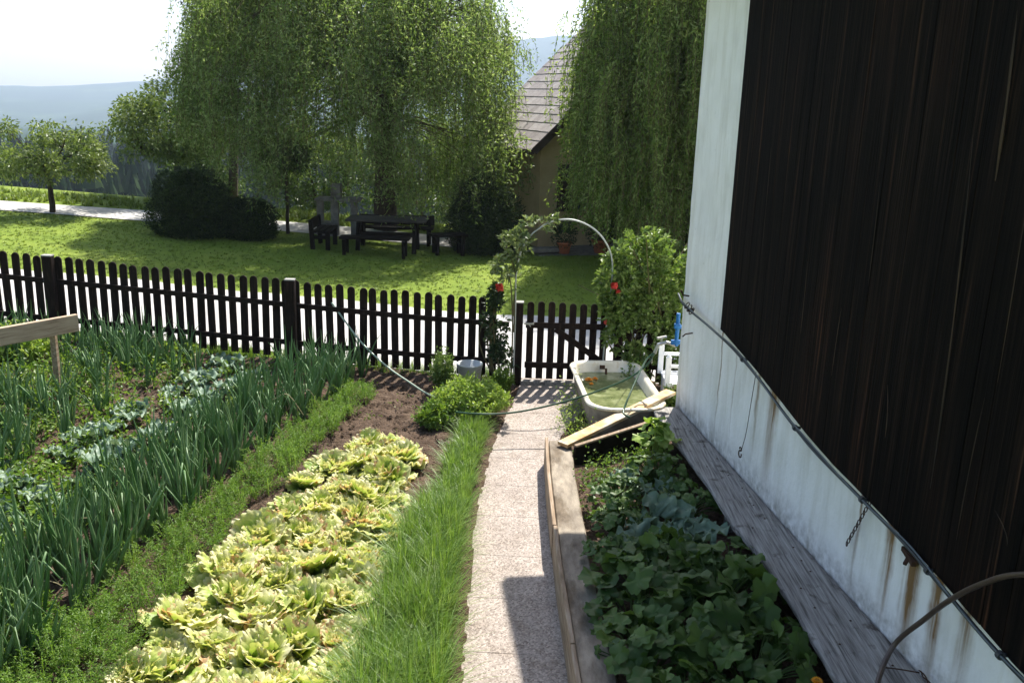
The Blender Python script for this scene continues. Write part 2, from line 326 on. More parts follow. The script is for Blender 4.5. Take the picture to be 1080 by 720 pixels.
# ================================================================== SETTING
def axis(parts):
    out = []
    for a, b, s in parts: out += list(np.arange(a, b, s))
    return np.array(out + [parts[-1][1]])
X = axis([(-2400,-400,100),(-400,-60,20),(-60,-20,2),(-20,8,.25),(8,60,4),(60,400,40),(400,2400,100)])
Y = axis([(-25,2,1.5),(2,26,.5),(26,60,2),(60,400,20),(400,3400,100)])
for nm_, Ys, mt_ in (('ground', Y[Y <= 60], 'lawn'), ('valley', Y[Y >= 60], 'hillmat')):
    XX, YY = np.meshgrid(X, Ys); b = MB(); b.grid(np.stack([XX, YY, g(XX, YY)], -1)); tag(b.build(nm_, M[mt_], smooth=True), kind='structure')

def pathL(y): return np.interp(y, [3,4.74,7,8.62,9.6,10.46,11.1], [-.25,-.25,-.27,-.17,-.03,.10,.15])
def pathR(y): return np.interp(y, [3,4.79,7,8.3,9.2,10.45,11.1], [.46,.45,.41,.43,.58,1.12,1.25])
# soil left of the path and round the tub
def soil_sheet(name, xl, xr, y0, y1, amp, zoff, st=.045):
    ny = int((y1-y0)/st); vs = np.linspace(y0, y1, ny); nx = int(max(abs(xr(y0)-xl(y0)), 1)/st); us = np.linspace(0, 1, nx)
    P = np.zeros((ny, nx, 3))
    for i, y in enumerate(vs):
        x = xl(y) + (xr(y)-xl(y))*us; P[i,:,0] = x; P[i,:,1] = y
        P[i,:,2] = g(x, y) + zoff - .02*((x > pathL(y)-.012)&(x < pathR(y)+.012)) + np.array([amp*(mnoise.noise((a*5, y*5, 0))+.6*mnoise.noise((a*14, y*14, 3))+.5) for a in x]).clip(0, 1)
    b = MB(); b.grid(P); return b.build(name, M['soil'], smooth=True)
tag(soil_sheet('garden_soil', lambda y: -7.6, lambda y: pathL(y)+.02, 2.6, 10.86, .045, .01), kind='structure')
tag(soil_sheet('joint_soil', lambda y: pathR(y)-.02, lambda y: float(np.interp(y,[3,8.3],[.56,.5])), 2.6, 8.25, .0, .012), kind='structure')
tag(soil_sheet('yard_soil', lambda y: pathR(y)-.02, lambda y: 2.6, 8.25, 10.95, .02, .012), kind='structure')
# path of separate washed-concrete slabs
b = MB(); ys = [2.9,3.6,4.35,5.05,5.7,6.32,7.0,7.63,8.28,8.95,9.62,10.25,10.95]
for k in range(len(ys)-1):
    y0, y1 = ys[k]+.0018, ys[k+1]-.0018; dz = .03; sk = 0; j_ = random.uniform(-.006,.006)
    bot = [(pathL(y0),y0),(pathR(y0),y0-.03+sk),(pathR(y1),y1-.03+sk),(pathL(y1),y1)]
    c = np.mean(bot, axis=0); V = []
    for sc_, z in ((1, -.05), (1, dz-.0012), (.998, dz)):
        V += [(c[0]+(p[0]-c[0])*sc_, c[1]+(p[1]-c[1])*sc_, z) for p in bot]
    F = [(8,9,10,11)] + [(r*4+i, r*4+(i+1)%4, r*4+4+(i+1)%4, r*4+4+i) for r in (0,1) for i in range(4)]
    b.add(V, F)
tag(b.build('path', M['concrete']), kind='structure')
def strip(name, mat, edge0, edge1, zoff, xs):
    P = np.zeros((9, len(xs), 3))
    for j, x in enumerate(xs):
        for i, t in enumerate(np.linspace(0, 1, 9)):
            y = edge0(x)+(edge1(x)-edge0(x))*t; P[i,j] = (x, y, gz(x, y)+zoff+.03*math.sin(math.pi*t)*.5)
    b = MB(); b.grid(P); return tag(b.build(name, mat, smooth=True), kind='structure')
fy = lambda x: 10.74 - .035*min(x, 0)          # line of the fence
strip('driveway', M['drive'], lambda x: fy(x)+.16+.02*math.sin(x*3)+(.22 if x < -3 else 0), lambda x: 14.35-.03*x+.06*math.sin(x*1.7)+.03*math.sin(x*6), .02, np.arange(-24, 9, .15))
strip('road', M['drive'], lambda x: 20.75+.05*math.sin(x)+max(0,-x-9)*.02 - .1*max(0,-x-6), lambda x: 22.3+.04*math.sin(x*1.3) - .1*max(0,-x-6), .02, np.arange(-34, 0.2, .25))
# yard paving by the house
b = MB(); P = np.zeros((6, 30, 3))
for i, t in enumerate(np.linspace(0,1,6)):
    for j, x in enumerate(np.linspace(.45, 7.5, 30)): P[i,j] = (x, 20.3+.25*(x-.45)+t*(1.6+.02*x), .012)
b.grid(P); tag(b.build('yard_paving', M['stone']), kind='structure')

# mountain range far across the valley
az = np.linspace(-1.0, 1.0, 220); P = np.zeros((34, 220, 3))
for j, a in enumerate(az):
    px = 540+960*math.tan(a)
    rz = np.interp(a, [-1,-.55,-.46,-.38,-.33,-.15,.03,.1,.4,1], [20,0,2,22,42,120,190,200,260,200]) + 5*mnoise.noise((a*9,0,0)) + 3*mnoise.noise((a*60,1,0))
    for i, t in enumerate(np.linspace(0, 1, 34)):
        d = 1500+1500*t if t < .9 else 2850+ (t-.9)*1500
        prof = (t/.9)**1.3 if t < .9 else 1-(t-.9)*1.5
        z = -68 + (rz+68)*prof + 16*mnoise.noise((a*13, t*4, 5))*math.sin(math.pi*min(t/.9, 1))
        P[i,j] = (d*math.sin(a), d*math.cos(a), z)
b = MB(); b.grid(P); tag(b.build('hills', M['hillmat'], smooth=True), kind='structure')

# ================================================================== FENCE AND GATE
def picket(mb, x, y, z0, z1, w=.076, t=.02, lean=0):
    n = 7; prof = [(-w/2, z0), (w/2, z0)] + [(w/2*math.cos(math.pi*k/n), z1-w/2+w/2*math.sin(math.pi*k/n)) for k in range(n+1)]
    m = len(prof); V = [(x+a+lean*(z-z0), y+s*t/2, z) for s in (-1, 1) for a, z in prof]
    mb.add(V, [tuple(range(m)), tuple(range(2*m-1, m-1, -1))] + [(i, m+i, m+(i+1) % m, (i+1) % m) for i in range(m)])
fr = thing('picket_fence', (-2.7, fy(-2.7), gz(-2.7)), 'long dark brown picket fence with rounded tops along the driveway behind the vegetable beds', 'fence')
xs = np.arange(-7.6, -.12, .134)
for x in xs:
    b = MB(); z = gz(x); h = random.uniform(-.014,.014); picket(b, x, fy(x)+.045, z+.07, z+1.05+h, w=random.uniform(.085,.093), lean=random.uniform(-.016,.016)); b.build('picket', M['fence'], fr)
for zr in (.27, .745):
    b = MB(); pts = np.arange(-7.7, -.02, .5)
    for a, c in zip(pts, np.append(pts[1:], -.04)): b.bar((a, fy(a)+.015, gz(a)+zr), (c, fy(c)+.015, gz(c)+zr), .038, .06)
    b.build('rail', M['fence'], fr)
for x in (-5.66, -2.7):
    y = fy(x)-.055; z = gz(x); b = MB(); b.bar((x, y, z-.1), (x, y, z+1.07), .12, .1, (0,1,0)); p = b.build('post', M['fence'], fr)
    b = MB(); b.box((x, y, z+1.077), (.118,.098,.014)); b.build('post_cap', M['post_top'], p)
gt = thing('garden_gate', (.13, 10.7, 0), 'dark brown picket gate with a diagonal brace closing the end of the path', 'gate')
for k in range(8):
    x = .215+k*.128; b = MB(); picket(b, x, 10.735, .09, 1.05+.01*math.sin(k), w=.083); b.build('picket', M['fence'], gt)
for zr in (.27, .77):
    b = MB(); b.bar((.16, 10.705, zr), (1.17, 10.705, zr), .035, .07); b.build('rail', M['fence'], gt)
b = MB(); b.bar((.52, 10.70, .73), (1.12, 10.70, .32), .03, .07); b.build('brace', M['fence'], gt)
b = MB(); b.bar((.14, 10.68, .79), (.26, 10.68, .79), .012, .022); b.tube([(.2,10.665,.79),(.2,10.64,.79),(.22,10.64,.765)], .006, 6); b.build('latch', M['steel'], gt)
b = MB(); b.bar((.12, 10.68, .052), (1.25, 10.68, .052), .09, .05); b.build('sill', M['greywood'], gt)
def gate_post(x, y, h, label):
    p = thing('gate_post', (x, y, 0), label, 'post', 'posts on either side of the gate')
    b = MB(); b.bar((x, y, -.1), (x, y, h), .1, .1, (0,1,0)); b.build('shaft', M['fence'], p)
    b = MB(); b.box((x, y, h+.006), (.108,.108,.012)); b.build('post_cap', M['post_top'], p)
gate_post(.075, 10.68, 1.05, 'dark gate post at the hinge side between fence and gate, beside the climbing rose')
gate_post(1.29, 10.70, 1.05, 'dark gate post half hidden in the big rose bush right of the gate')
f2 = thing('side_fence', (1.35, 10.75, 0), 'short run of dark picket fence hidden behind the rose bush beside the building', 'fence')
for x in np.arange(1.42, 2.6, .134):
    b = MB(); picket(b, x, 10.78, .07, .98); b.build('picket', M['fence'], f2)
for zr in (.27, .72):
    b = MB(); b.bar((1.35, 10.75, zr), (2.7, 10.75, zr), .035, .06); b.build('rail', M['fence'], f2)
# metal arch over the gate
ar = thing('rose_arch', (.04, 10.6, 0), 'thin pale metal rose arch curving over the garden gate', 'garden arch')
ap = smooth_path([(.03,10.6,0),(.03,10.6,.9),(.03,10.6,1.45),(.12,10.6,1.78),(.34,10.6,2.0),(.64,10.6,2.07),(.94,10.6,1.95),(1.13,10.6,1.68),(1.16,10.6,1.3),(1.12,10.6,.7),(1.10,10.6,0)], 60)
b = MB(); b.tube(ap, .010, 8); b.build('hoop', M['archtube'], ar, True)

# ================================================================== FARM BUILDING
WX = lambda y: 1.69+(8.85-y)*.13
wd = np.array([-.13, 1, 0]); wd /= np.linalg.norm(wd); wn = np.array([-1, -.13, 0]); wn /= np.linalg.norm(wn)
fb = thing('farm_building', (2.2, 5, 0), 'tall farm building with white plaster base and corner and dark board cladding', 'building')
y0, y1 = -3.0, 8.85
b = MB(); P = np.zeros((60, 150, 3))
for i, z in enumerate(np.linspace(-.2, 5.2, 60)):
    for j, y in enumerate(np.linspace(y0, y1, 150)):
        d = .009*mnoise.noise((0, y*2.2, z*2.2)) + .004*mnoise.noise((3, y*9, z*9)); p = np.array([WX(y), y, z]) + wn*d
        if j == 149: p = np.array([WX(y)+.006*mnoise.noise((9,0,z*5)), y, z])
        P[i,j] = p
b.grid(P[:, ::-1])
P2 = np.zeros((60, 8, 3))
for i in range(60):
    for j, t in enumerate(np.linspace(0, 1, 8)): P2[i,j] = P[i,149] + np.array([1, .13, 0])*6.5*t
b.grid(P2[:, ::-1])
c0, c1 = np.array([WX(y0), y0, 0]), np.array([WX(y1), y1, 0]); off = np.array([1,.13,0])*6.5
b.add([c0+off+(0,0,-.2), c1+off+(0,0,-.2), c1+off+(0,0,5.2), c0+off+(0,0,5.2)], [(0,1,2,3)])
b.add([c0+(0,0,-.2), c0+off+(0,0,-.2), c0+off+(0,0,5.2), c0+(0,0,5.2)], [(0,1,2,3)])
b.build('wall', M['plaster'], fb, True)
zb = lambda y: float(np.interp(y, [0,3.63,4.25,4.62,5.05,5.5,5.9,6.3,6.89,7.6,8.9], [.8,.99,1.08,1.125,1.165,1.20,1.255,1.33,1.43,1.53,1.56]))
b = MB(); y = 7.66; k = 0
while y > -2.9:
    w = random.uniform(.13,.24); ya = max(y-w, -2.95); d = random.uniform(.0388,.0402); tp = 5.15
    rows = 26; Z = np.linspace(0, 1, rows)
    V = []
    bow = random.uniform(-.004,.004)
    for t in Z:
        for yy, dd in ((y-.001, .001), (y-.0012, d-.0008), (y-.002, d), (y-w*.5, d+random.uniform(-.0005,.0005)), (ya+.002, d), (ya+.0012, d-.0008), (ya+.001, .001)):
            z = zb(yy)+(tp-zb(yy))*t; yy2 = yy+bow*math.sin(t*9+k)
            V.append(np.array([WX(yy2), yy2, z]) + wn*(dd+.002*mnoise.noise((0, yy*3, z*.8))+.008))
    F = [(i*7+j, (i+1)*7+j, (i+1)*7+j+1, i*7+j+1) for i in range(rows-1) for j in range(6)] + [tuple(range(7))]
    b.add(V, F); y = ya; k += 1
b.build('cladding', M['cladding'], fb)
# splits and paler splinters standing off the old boards
b = MB()
for yy, za, zt, w, jog in ((4.42,1.5,3.3,.012,.10),(4.05,2.2,3.9,.006,.05),(4.15,1.35,2.1,.006,-.03),(5.3,2.4,3.0,.005,.02),(6.1,1.9,2.4,.004,.02),(5.6,1.75,2.2,.004,-.02),(6.9,2.3,3.1,.004,.02),(4.9,1.6,1.9,.005,.05),(3.8,1.5,1.62,.004,.12),(4.3,3.1,3.85,.02,.04)):
    pts = [np.array([WX(yy+jog*s*s), yy+jog*s*s, za+(zt-za)*s]) + wn*.062 for s in np.linspace(0,1,9)]
    b.tube(smooth_path(pts, 30), [w*.1, w*.5, w*.3, w*.45, .0005], 4)
b.build('splinters', M['streak'], fb)['kind'] = 'stuff'
# roof: unseen; hip end and overhangs shaped to cast the shadow edge on the path
b = MB(); inw = np.array([1,.13,0]); za = 4.62
e0 = np.array([WX(-3.6), -3.6, 0]) - inw*.43; e1 = np.array([WX(9.58), 9.58, 0]) - inw*.43; e2 = e1+inw*7.3; e3 = e0+inw*7.3
r1 = (e1+e2)/2+np.array([.4,-3.2,0]); r2 = (e0+e3)/2+np.array([-.4,3.2,0]); zz_ = np.array([0,0,1.])
b.add([e0+zz_*za, e1+zz_*za, e2+zz_*za, e3+zz_*za, e0+zz_*(za+.14), e1+zz_*(za+.14), e2+zz_*(za+.14), e3+zz_*(za+.14), r1+zz_*7.2, r2+zz_*7.2],
      [(3,2,1,0),(0,1,5,4),(1,2,6,5),(2,3,7,6),(3,0,4,7),(4,5,8,9),(5,6,8),(6,7,9,8),(7,4,9)])
b.build('roof', M['shingle'], fb)

# cables along the top of the plaster
def onwall(y, z, off=.03): return np.array([WX(y), y, z]) + wn*off
cb = smooth_path([onwall(9.0,1.56,.01)] + [onwall(y, zb(y)+dz, .075) for y, dz in ((8.6,-.02),(7.9,-.03),(7.3,-.015),(6.7,-.005),(6.2,-.02),(5.7,-.02),(5.1,-.005),(4.62,.005),(4.25,.0),(3.7,.0),(3.0,.0),(2,-.02))], 90)
ct = thing('wall_cable', tuple(cb[40]), 'dark electric cable clipped along the foot of the board cladding', 'cable')
b = MB(); b.tube(cb, .0105, 8); b.build('cable', M['cable'], ct, True)
for i in (9, 24, 38, 50, 62, 70):
    b = MB(); p = cb[min(i, len(cb)-2)]; d = cb[min(i, len(cb)-2)+1]-p; d /= np.linalg.norm(d)
    b.tube([p-d*.012, p+d*.012], .021, 8); b.bar(p-wn*.04, p+wn*.012, .012, .02); b.build('clip', M['cable'], ct)
c2 = smooth_path([p + np.array([-.008, 0, .016+.012*math.sin(k*.35)]) for k, p in enumerate(cb[1:])][::3], 90)
b = MB(); b.tube(c2, .0055, 6); tag(b.build('thin_cable', M['greycable'], smooth=True), 'thin grey cable running just above the dark clipped one on the white wall', 'cable')
# knot of wire and spike at the corner
b = MB()
for k in range(3):
    th = np.linspace(0, 5.5, 22)+k; c = onwall(8.35+k*.07, 1.53+.012*k, .08)
    b.tube([c+np.array([.02*math.sin(t), .045*math.cos(t), .028*math.sin(t)]) for t in th], .005, 5)
b.tube([onwall(8.7,1.6,0), onwall(8.7,1.61,.06), onwall(8.68,1.66,.09)], .009, 6); b.tube([onwall(8.5,1.28,0), onwall(8.5,1.27,.07), onwall(8.52,1.24,.09)], .007, 6)
tag(b.build('wire_knot', M['rust'], smooth=True), 'rusty knot of wire with two hooks on the corner of the white wall', 'wire')
# hanging wire with a hook
b = MB(); hk = [onwall(6.83,1.40,.04), onwall(6.86,1.1,.045), onwall(6.93,.85,.03), onwall(6.95,.70,.045)]
b.tube(smooth_path(hk, 20), .003, 5)
th = np.linspace(-.3, 4.6, 18); cc = onwall(6.96,.655,.05); b.tube([cc + wd*(-.028*math.cos(t)) + np.array([0,0,-.03*math.sin(t)+.01]) for t in th], .0055, 6)
th = np.linspace(3.4, -1.3, 14); cc2 = onwall(6.96,.705,.05); b.tube([cc2 + wd*(-.02*math.cos(t)) + np.array([0,0,.016*math.sin(t)]) for t in th], .005, 6)
tag(b.build('wire_hook', M['rust'], smooth=True), 'bent iron hook hanging on a thin wire down the white wall', 'hook')
b = MB()
for k in range(16):
    c = onwall(4.98+.016*k*.9, 1.2-.028*k, .035); th = np.linspace(0, 2*math.pi, 9)
    ax = wd if k % 2 else wn*.9+wd*.3
    b.tube([c + ax*.008*math.cos(t) + np.array([0,0,.017*math.sin(t)]) for t in th], .0035, 5, cap=False)
tag(b.build('rusty_chain', M['rust'], smooth=True), 'short rusty chain hanging from the cable down the white wall', 'chain')
b = MB(); b.bar(onwall(4.66,1.03,.0), onwall(4.50,1.02,.03), .03, .03); b.bar(onwall(4.58,1.035,.01), onwall(4.54,1.0,.06), .02, .018)
tag(b.build('iron_bracket', M['rust']), 'small rusty iron bracket stub on the wall above brown rust runs', 'bracket')
# brown hose arching out from the wall, twisted wire low down
hp = smooth_path([(1.93,3.95,.44),(1.96,4.15,.475),(2.10,4.33,.62),(2.18,4.20,.87),(2.20,4.04,1.07),(2.22,3.83,1.28),(2.25,3.6,1.46),(2.3,3.2,1.65),(2.33,2.6,1.75)], 50)
b = MB(); b.tube(hp, .014, 8); tag(b.build('brown_hose', M['hose_brown'], smooth=True), 'thick brown hose arching across the plank and plaster at the lower right', 'hose')
b = MB()
for ph in (0, math.pi):
    b.tube([onwall(y, .50+.018*math.sin(y*9), .05) + np.array([.006*math.cos(y*55+ph), 0, .006*math.sin(y*55+ph)]) for y in np.linspace(3.3, 4.28, 80)], .0042, 5)
b.tube(smooth_path([onwall(4.28,.50,.05), onwall(4.36,.47,.12), onwall(4.4,.46,.2)], 8), .0042, 5)
tag(b.build('twisted_wire', M['rust'], smooth=True), 'two strands of twisted wire lying along the foot of the plaster at the lower right', 'wire')

# weathered plank seat along the wall
pk = thing('plank_bench', (1.7, 6, 0), 'weathered grey plank bench with nail holes running along the foot of the white wall', 'bench')
yl = np.array([8.72,8.53,8.13,7.45,6.75,6.1,5.59,5.0,4.36,3.7,3.0]); xl = np.array([1.44,1.43,1.46,1.555,1.62,1.66,1.745,1.775,1.79,1.84,1.9])
NY = 170; ysn = np.linspace(8.72, 3.0, NY); b = MB(); NX = 12; P = np.zeros((NY, NX+4, 3))
for i, y in enumerate(ysn):
    a = np.interp(y, yl[::-1], xl[::-1])+.012*mnoise.noise((y*1.7,0,0))+.006*mnoise.noise((y*7,0,0)); c = WX(y)-.014-.01*abs(mnoise.noise((y*3,5,0)))
    for j in range(NX):
        t = j/(NX-1); x = a+(c-a)*t
        crack = -.012*math.exp(-((t-(.52+.12*mnoise.noise((y*.8,2,0))))/.035)**2)*(1 if mnoise.noise((y*.9,7,0)) > -.15 else .1)
        P[i,j+2] = (x, y, .45+.004*mnoise.noise((x*8,y*2,0))+crack)
    P[i,1] = (a-.006, y, .437); P[i,0] = (a+.004, y, .40); P[i,-2] = (c+.004, y, .44); P[i,-1] = (c, y, .40)
b.grid(P); b.add([P[0,0], P[0,-1], P[0,-2], P[0,1]], [(0,1,2,3)]); b.build('seat_plank', M['greywood'], pk, True)
for y in (8.4, 6.6, 4.9, 3.3):
    b = MB(); b.bar((WX(y)-.30, y, .37), (WX(y)+.0, y, .37), .08, .06); b.bar((WX(y)-.22, y, .0), (WX(y)-.22, y, .34), .08, .08, (0,1,0)); b.build('bracket', M['greywood'], pk)
b = MB()
for k in range(26):
    y = 8.4-k*.2+random.uniform(-.05,.05); t = random.choice((.3,.68,.75)); a = np.interp(y, yl[::-1], xl[::-1]); x = a+(WX(y)-a)*t
    b.lathe((x, y, .452), [(.0001,.004),(.006,.003),(.008,0)], 8)
b.build('nail_heads', M['rust'], pk)['kind'] = 'stuff'

# ================================================================== RAISED BED
rb = thing('raised_bed', (1.0, 6.3, 0), 'long raised vegetable bed edged with a thick coping and boards between path and wall', 'raised bed')
bx = lambda y: float(np.interp(y, [3,4.38,5.75,7.31,8.2], [.455,.415,.365,.345,.352]))
b = MB(); yy = np.linspace(3.0, 8.14, 60); P = np.zeros((60, 8, 3))
for i, y in enumerate(yy):
    l = bx(y)+.028; w = .21+.014*mnoise.noise((y*2,1,1)); r = l+w
    P[i] = [(l,y,0),(l,y,.262),(l+.008,y,.274),(l+w*.35,y,.276+.004*mnoise.noise((y*5,0,0))),(l+w*.7,y,.274+.004*mnoise.noise((y*5,3,0))),(r-.012,y,.272),(r,y,.258),(r,y,0)]
b.grid(P); b.add([P[-1,k] for k in range(8)], [tuple(range(7,-1,-1))]); b.build('coping', M['coping'], rb, False)
b = MB()
for ya, yb in ((8.15,6.3),(6.29,4.75),(4.74,3.0)):
    ja = random.uniform(-.004,.004)
    yq = np.linspace(ya-.003, yb+.003, 14); Q = np.zeros((14, 9, 3))
    for q, y in enumerate(yq):
        l = bx(y)-.007+ja; t_ = .306+.004*mnoise.noise((y*3, 8, 0)); Q[q] = [(l,y,.0),(l,y,t_-.004),(l+.004,y,t_),(l+.026,y,t_),(l+.030,y,t_-.004),(l+.030,y,0),(l+.030,y,0),(l,y,0),(l,y,0)]
    b.grid(Q); b.add(list(Q[0,:6]), [(0,1,2,3,4,5)]); b.add(list(Q[-1,:6]), [(5,4,3,2,1,0)])
b.build('side_board', M['sideboard'], rb)
b = MB(); b.bar((.62,7.84,.17), (1.47,8.36,.28), .035, .33, ch=.004); b.build('end_board', M['darkwood'], rb)  # dark tone paints the shade on the board's near face
b = MB(); b.bar((.61,7.835,.345), (1.48,8.365,.455), .045, .018, ch=.003); b.build('end_lit_edge', M['sideboard'], rb)  # added pale strip paints the light along the board's top edge
P = np.zeros((100, 26, 3))
for i, y in enumerate(np.linspace(2.9, 8.35, 100)):
    for j, t in enumerate(np.linspace(0, 1, 26)):
        x = bx(y)+.2+(WX(y)-bx(y)-.22)*t; P[i,j] = (x, y, .17+.04*mnoise.noise((x*5,y*5,0))+.025*mnoise.noise((x*14,y*14,0)))
b = MB(); b.grid(P); b.build('bed_soil', M['soil'], rb, True)
b = MB(); b.bar((.50,7.95,.31), (1.66,9.0,.52), .13, .035, ch=.004); tag(b.build('loose_plank', M['oakboard']), 'orange brown plank laid slanting from the bed corner over the edge of the bathtub', 'plank')

# rail board on a post at the left
bd = thing('rail_board', (-4.6, 8.75, gz(-4.6)), 'pale squared timber rail resting on a thin post among the onions at the left', 'rail')
b = MB(); b.bar((-4.41,8.93,1.09), (-6.3,6.2,1.09), .05, .175, ch=.004); b.build('beam', M['pinewood'], bd)
b = MB(); b.bar((-4.60,8.80,gz(-4.6)-.05), (-4.60,8.80,1.02), .055, .06, (0,1,0)); b.build('post', M['sideboard'], bd)

# ================================================================== BATHTUB
tb = thing('bathtub', (1.13, 9.42, 0), 'old cream enamel bathtub of green water at the end of the path', 'bathtub')
ta = rad(4); TZ = .47
def ring(hx, hy, r, z, n=9, cy=0):
    out = []
    for cx_, cy_, a0 in ((1,1,0),(-1,1,90),(-1,-1,180),(1,-1,270)):
        rr = r if cy_ > 0 else r*1.25
        for k in range(n):
            t = rad(a0+90*k/(n-1)); out.append((cx_*(hx-rr)+rr*math.cos(t), cy_*(hy-rr)+rr*math.sin(t)+cy, z))
    o = np.array(out); c, s = math.cos(ta), math.sin(ta)
    return np.stack([o[:,0]*c-o[:,1]*s+1.13, o[:,0]*s+o[:,1]*c+9.42, o[:,2]], -1)
def loft(mb, rings, close=True):
    n = len(rings[0]); mb.add(np.concatenate(rings), [(i*n+j, i*n+(j+1)%n, (i+1)*n+(j+1)%n, (i+1)*n+j) for i in range(len(rings)-1) for j in range(n)])
HX, HY = .415, .88
b = MB(); loft(b, [ring(HX-.035,HY-.04,.2,TZ-.035), ring(HX-.008,HY-.008,.22,TZ-.028), ring(HX,HY,.22,TZ-.012), ring(HX-.006,HY-.006,.22,TZ), ring(HX-.03,HY-.03,.21,TZ+.004), ring(HX-.055,HY-.055,.2,TZ-.004), ring(HX-.068,HY-.07,.19,TZ-.03), ring(HX-.10,HY-.13,.17,TZ-.2), ring(HX-.14,HY-.2,.14,TZ-.36), ring(HX-.2,HY-.28,.1,TZ-.4)])
b.build('basin', M['enamel'], tb, True)
b = MB(); loft(b, [ring(HX-.038,HY-.045,.2,TZ-.034), ring(HX-.06,HY-.08,.19,TZ-.2), ring(HX-.11,HY-.15,.16,.06), ring(HX-.18,HY-.22,.1,.02)]); b.build('outer_shell', M['tub_side'], tb, True)
b = MB(); r_ = ring(HX-.086,HY-.10,.18,TZ-.115); b.add(r_, [tuple(range(len(r_)))]); b.build('water', M['water'], tb)
b = MB(); b.bar((1.06,10.165,TZ-.07),(1.06,10.175,TZ-.025), .06, .03, (0,1,0)); b.tube([(1.10,10.10,TZ-.11),(1.10,10.13,TZ-.05)], .014, 8); b.build('overflow', M['rust'], tb)
def bloom(mb, c, r, n=26, layers=4, up=.5):
    for l in range(layers):
        rr = r*(1-.22*l); k = max(5, int(n*(1-.2*l)/1.6)); th = rng.uniform(0, .5)+np.arange(k)*2*math.pi/k
        el = .15+.33*l*up*1.4; d = np.stack([np.cos(th)*math.cos(el), np.sin(th)*math.cos(el), np.full(k, math.sin(el))], -1)
        mb.leaves(np.tile(np.array(c)+(0,0,.004*l), (k,1)), d, np.tile([0,0,1.], (k,1)), rr, rr*.55, fold=-.1)
for k, (x, y, z, r, lb) in enumerate(((.88,9.86,TZ-.108,.055,'larger orange yellow blossom floating at the far left of the bathtub water'),(.955,9.90,TZ-.108,.04,'smaller orange yellow blossom floating just right of the larger one in the bathtub'),(.90,9.70,TZ-.108,.03,'tiny yellow blossom floating nearest the viewer in the bathtub'))):
    b = MB(); bloom(b, (x,y,z), r); tag(b.build('blossom', M['orange']), lb, 'flower', 'blossoms floating in the bathtub')

# tap, white chair and hoses at the corner of the wall
tp = thing('water_tap', (1.62, 8.98, 1.2), 'blue valve and grey tap standing out from the far corner of the white wall', 'tap')
b = MB(); b.tube([(1.76,8.97,1.22),(1.675,8.98,1.22)], .02, 10); b.tube([(1.675,8.98,1.02),(1.675,8.98,1.36)], .021, 10); b.bar((1.62,8.98,1.06),(1.72,8.98,1.06), .04, .045); b.bar((1.64,8.97,1.23),(1.70,8.97,1.23),.045,.05); b.build('valve', M['bluetap'], tp)
b = MB(); b.tube([(1.675,8.98,1.02),(1.58,9.0,1.05),(1.50,9.02,1.02),(1.47,9.03,.93)], .018, 8);  b.build('spout', M['steel'], tp)
b = MB(); b.tube([(1.53,9.02,1.01),(1.53,9.02,1.09)], .011, 6); b.bar((1.48,9.0,1.09),(1.58,9.04,1.10), .02, .02); b.build('tap_handle', M['steel'], tp)
def whitechair():
    c = thing('garden_chair', (2.0, 9.8, 0), 'white plastic slatted chair mostly hidden behind the corner of the white wall', 'chair')
    for x in (1.74, 2.2):
        for y in (9.5, 9.95): b = MB(); b.tube([(x,y,0),(x,y,.43)], .022, 8); b.build('leg', M['whiteplastic'], c)
    b = MB()
    for k in range(6): b.bar((1.70,9.5+.09*k,.45),(2.14,9.5+.09*k,.45), .07, .025)
    b.build('seat', M['whiteplastic'], c)
    for y in (9.47, 9.98):
        b = MB(); b.bar((1.72,y,.66),(2.14,y,.66), .05, .03); b.bar((1.70,y,.43),(1.70,y,.76), .06, .035, (0,1,0)); b.tube([(1.70,y,.76),(1.70,y,.79)], [.03,.01], 8); b.build('armrest', M['whiteplastic'], c)
    b = MB()
    for k in range(5): b.bar((2.16,9.5+.11*k,.45),(2.2,9.5+.11*k,.95), .06, .02, (0,1,0))
    b.build('backrest', M['whiteplastic'], c)
whitechair()
b = MB(); b.tube(smooth_path([(1.47,9.03,.93),(1.40,9.02,.80),(1.22,8.99,.66),(.95,8.93,.55),(.6,8.86,.44),(.21,8.77,.36),(-.1,8.70,.33),(-.36,8.68,.33),(-.55,8.8,.3)], 60), .010, 8)
tag(b.build('green_hose', M['hose_green'], smooth=True), 'thin dark green hose hanging from the tap over the bathtub and across the path', 'hose')
b = MB(); b.tube(smooth_path([(1.47,9.03,.93),(1.38,8.98,.86),(1.26,8.75,.72),(1.16,8.52,.6),(1.11,8.40,.52),(1.10,8.33,.50),(1.16,8.30,.47)], 40), .010, 8)
tag(b.build('short_hose', M['hose_green'], smooth=True), 'short dark green hose looping from the tap down to the slanting plank', 'hose')
b = MB(); b.tube(smooth_path([(-2.22,10.86,.94),(-2.1,10.8,.80),(-1.8,10.55,.52),(-1.45,10.25,.32),(-1.15,10.0,.21),(-.95,9.8,.16),(-.7,9.5,.16),(-.55,9.2,.2)], 50), .011, 8)
tag(b.build('sunlit_hose', M['hose_sunlit'], smooth=True), 'green hose coloured pale for its sun glint, hung over the fence and sagging down across the bare soil', 'hose')
# bucket by the fence
bk = thing('bucket', (-.50, 10.52, 0), 'small grey white bucket standing at the foot of the fence behind the pale herb', 'bucket')
b = MB(); b.lathe((-.50,10.52,.03), [(.001,0),(.12,0),(.125,.01),(.15,.27),(.158,.275),(.158,.29),(.146,.288),(.118,.02),(.001,.02)], 24); b.build('pail', M['zinc'], bk, True)
b = MB(); b.tube([(-.50+.155*math.cos(t), 10.52-.03-.10*math.sin(t), .30-.05*math.sin(t)) for t in np.linspace(0, math.pi, 16)], .004, 5); b.build('handle', M['steel'], bk, True)

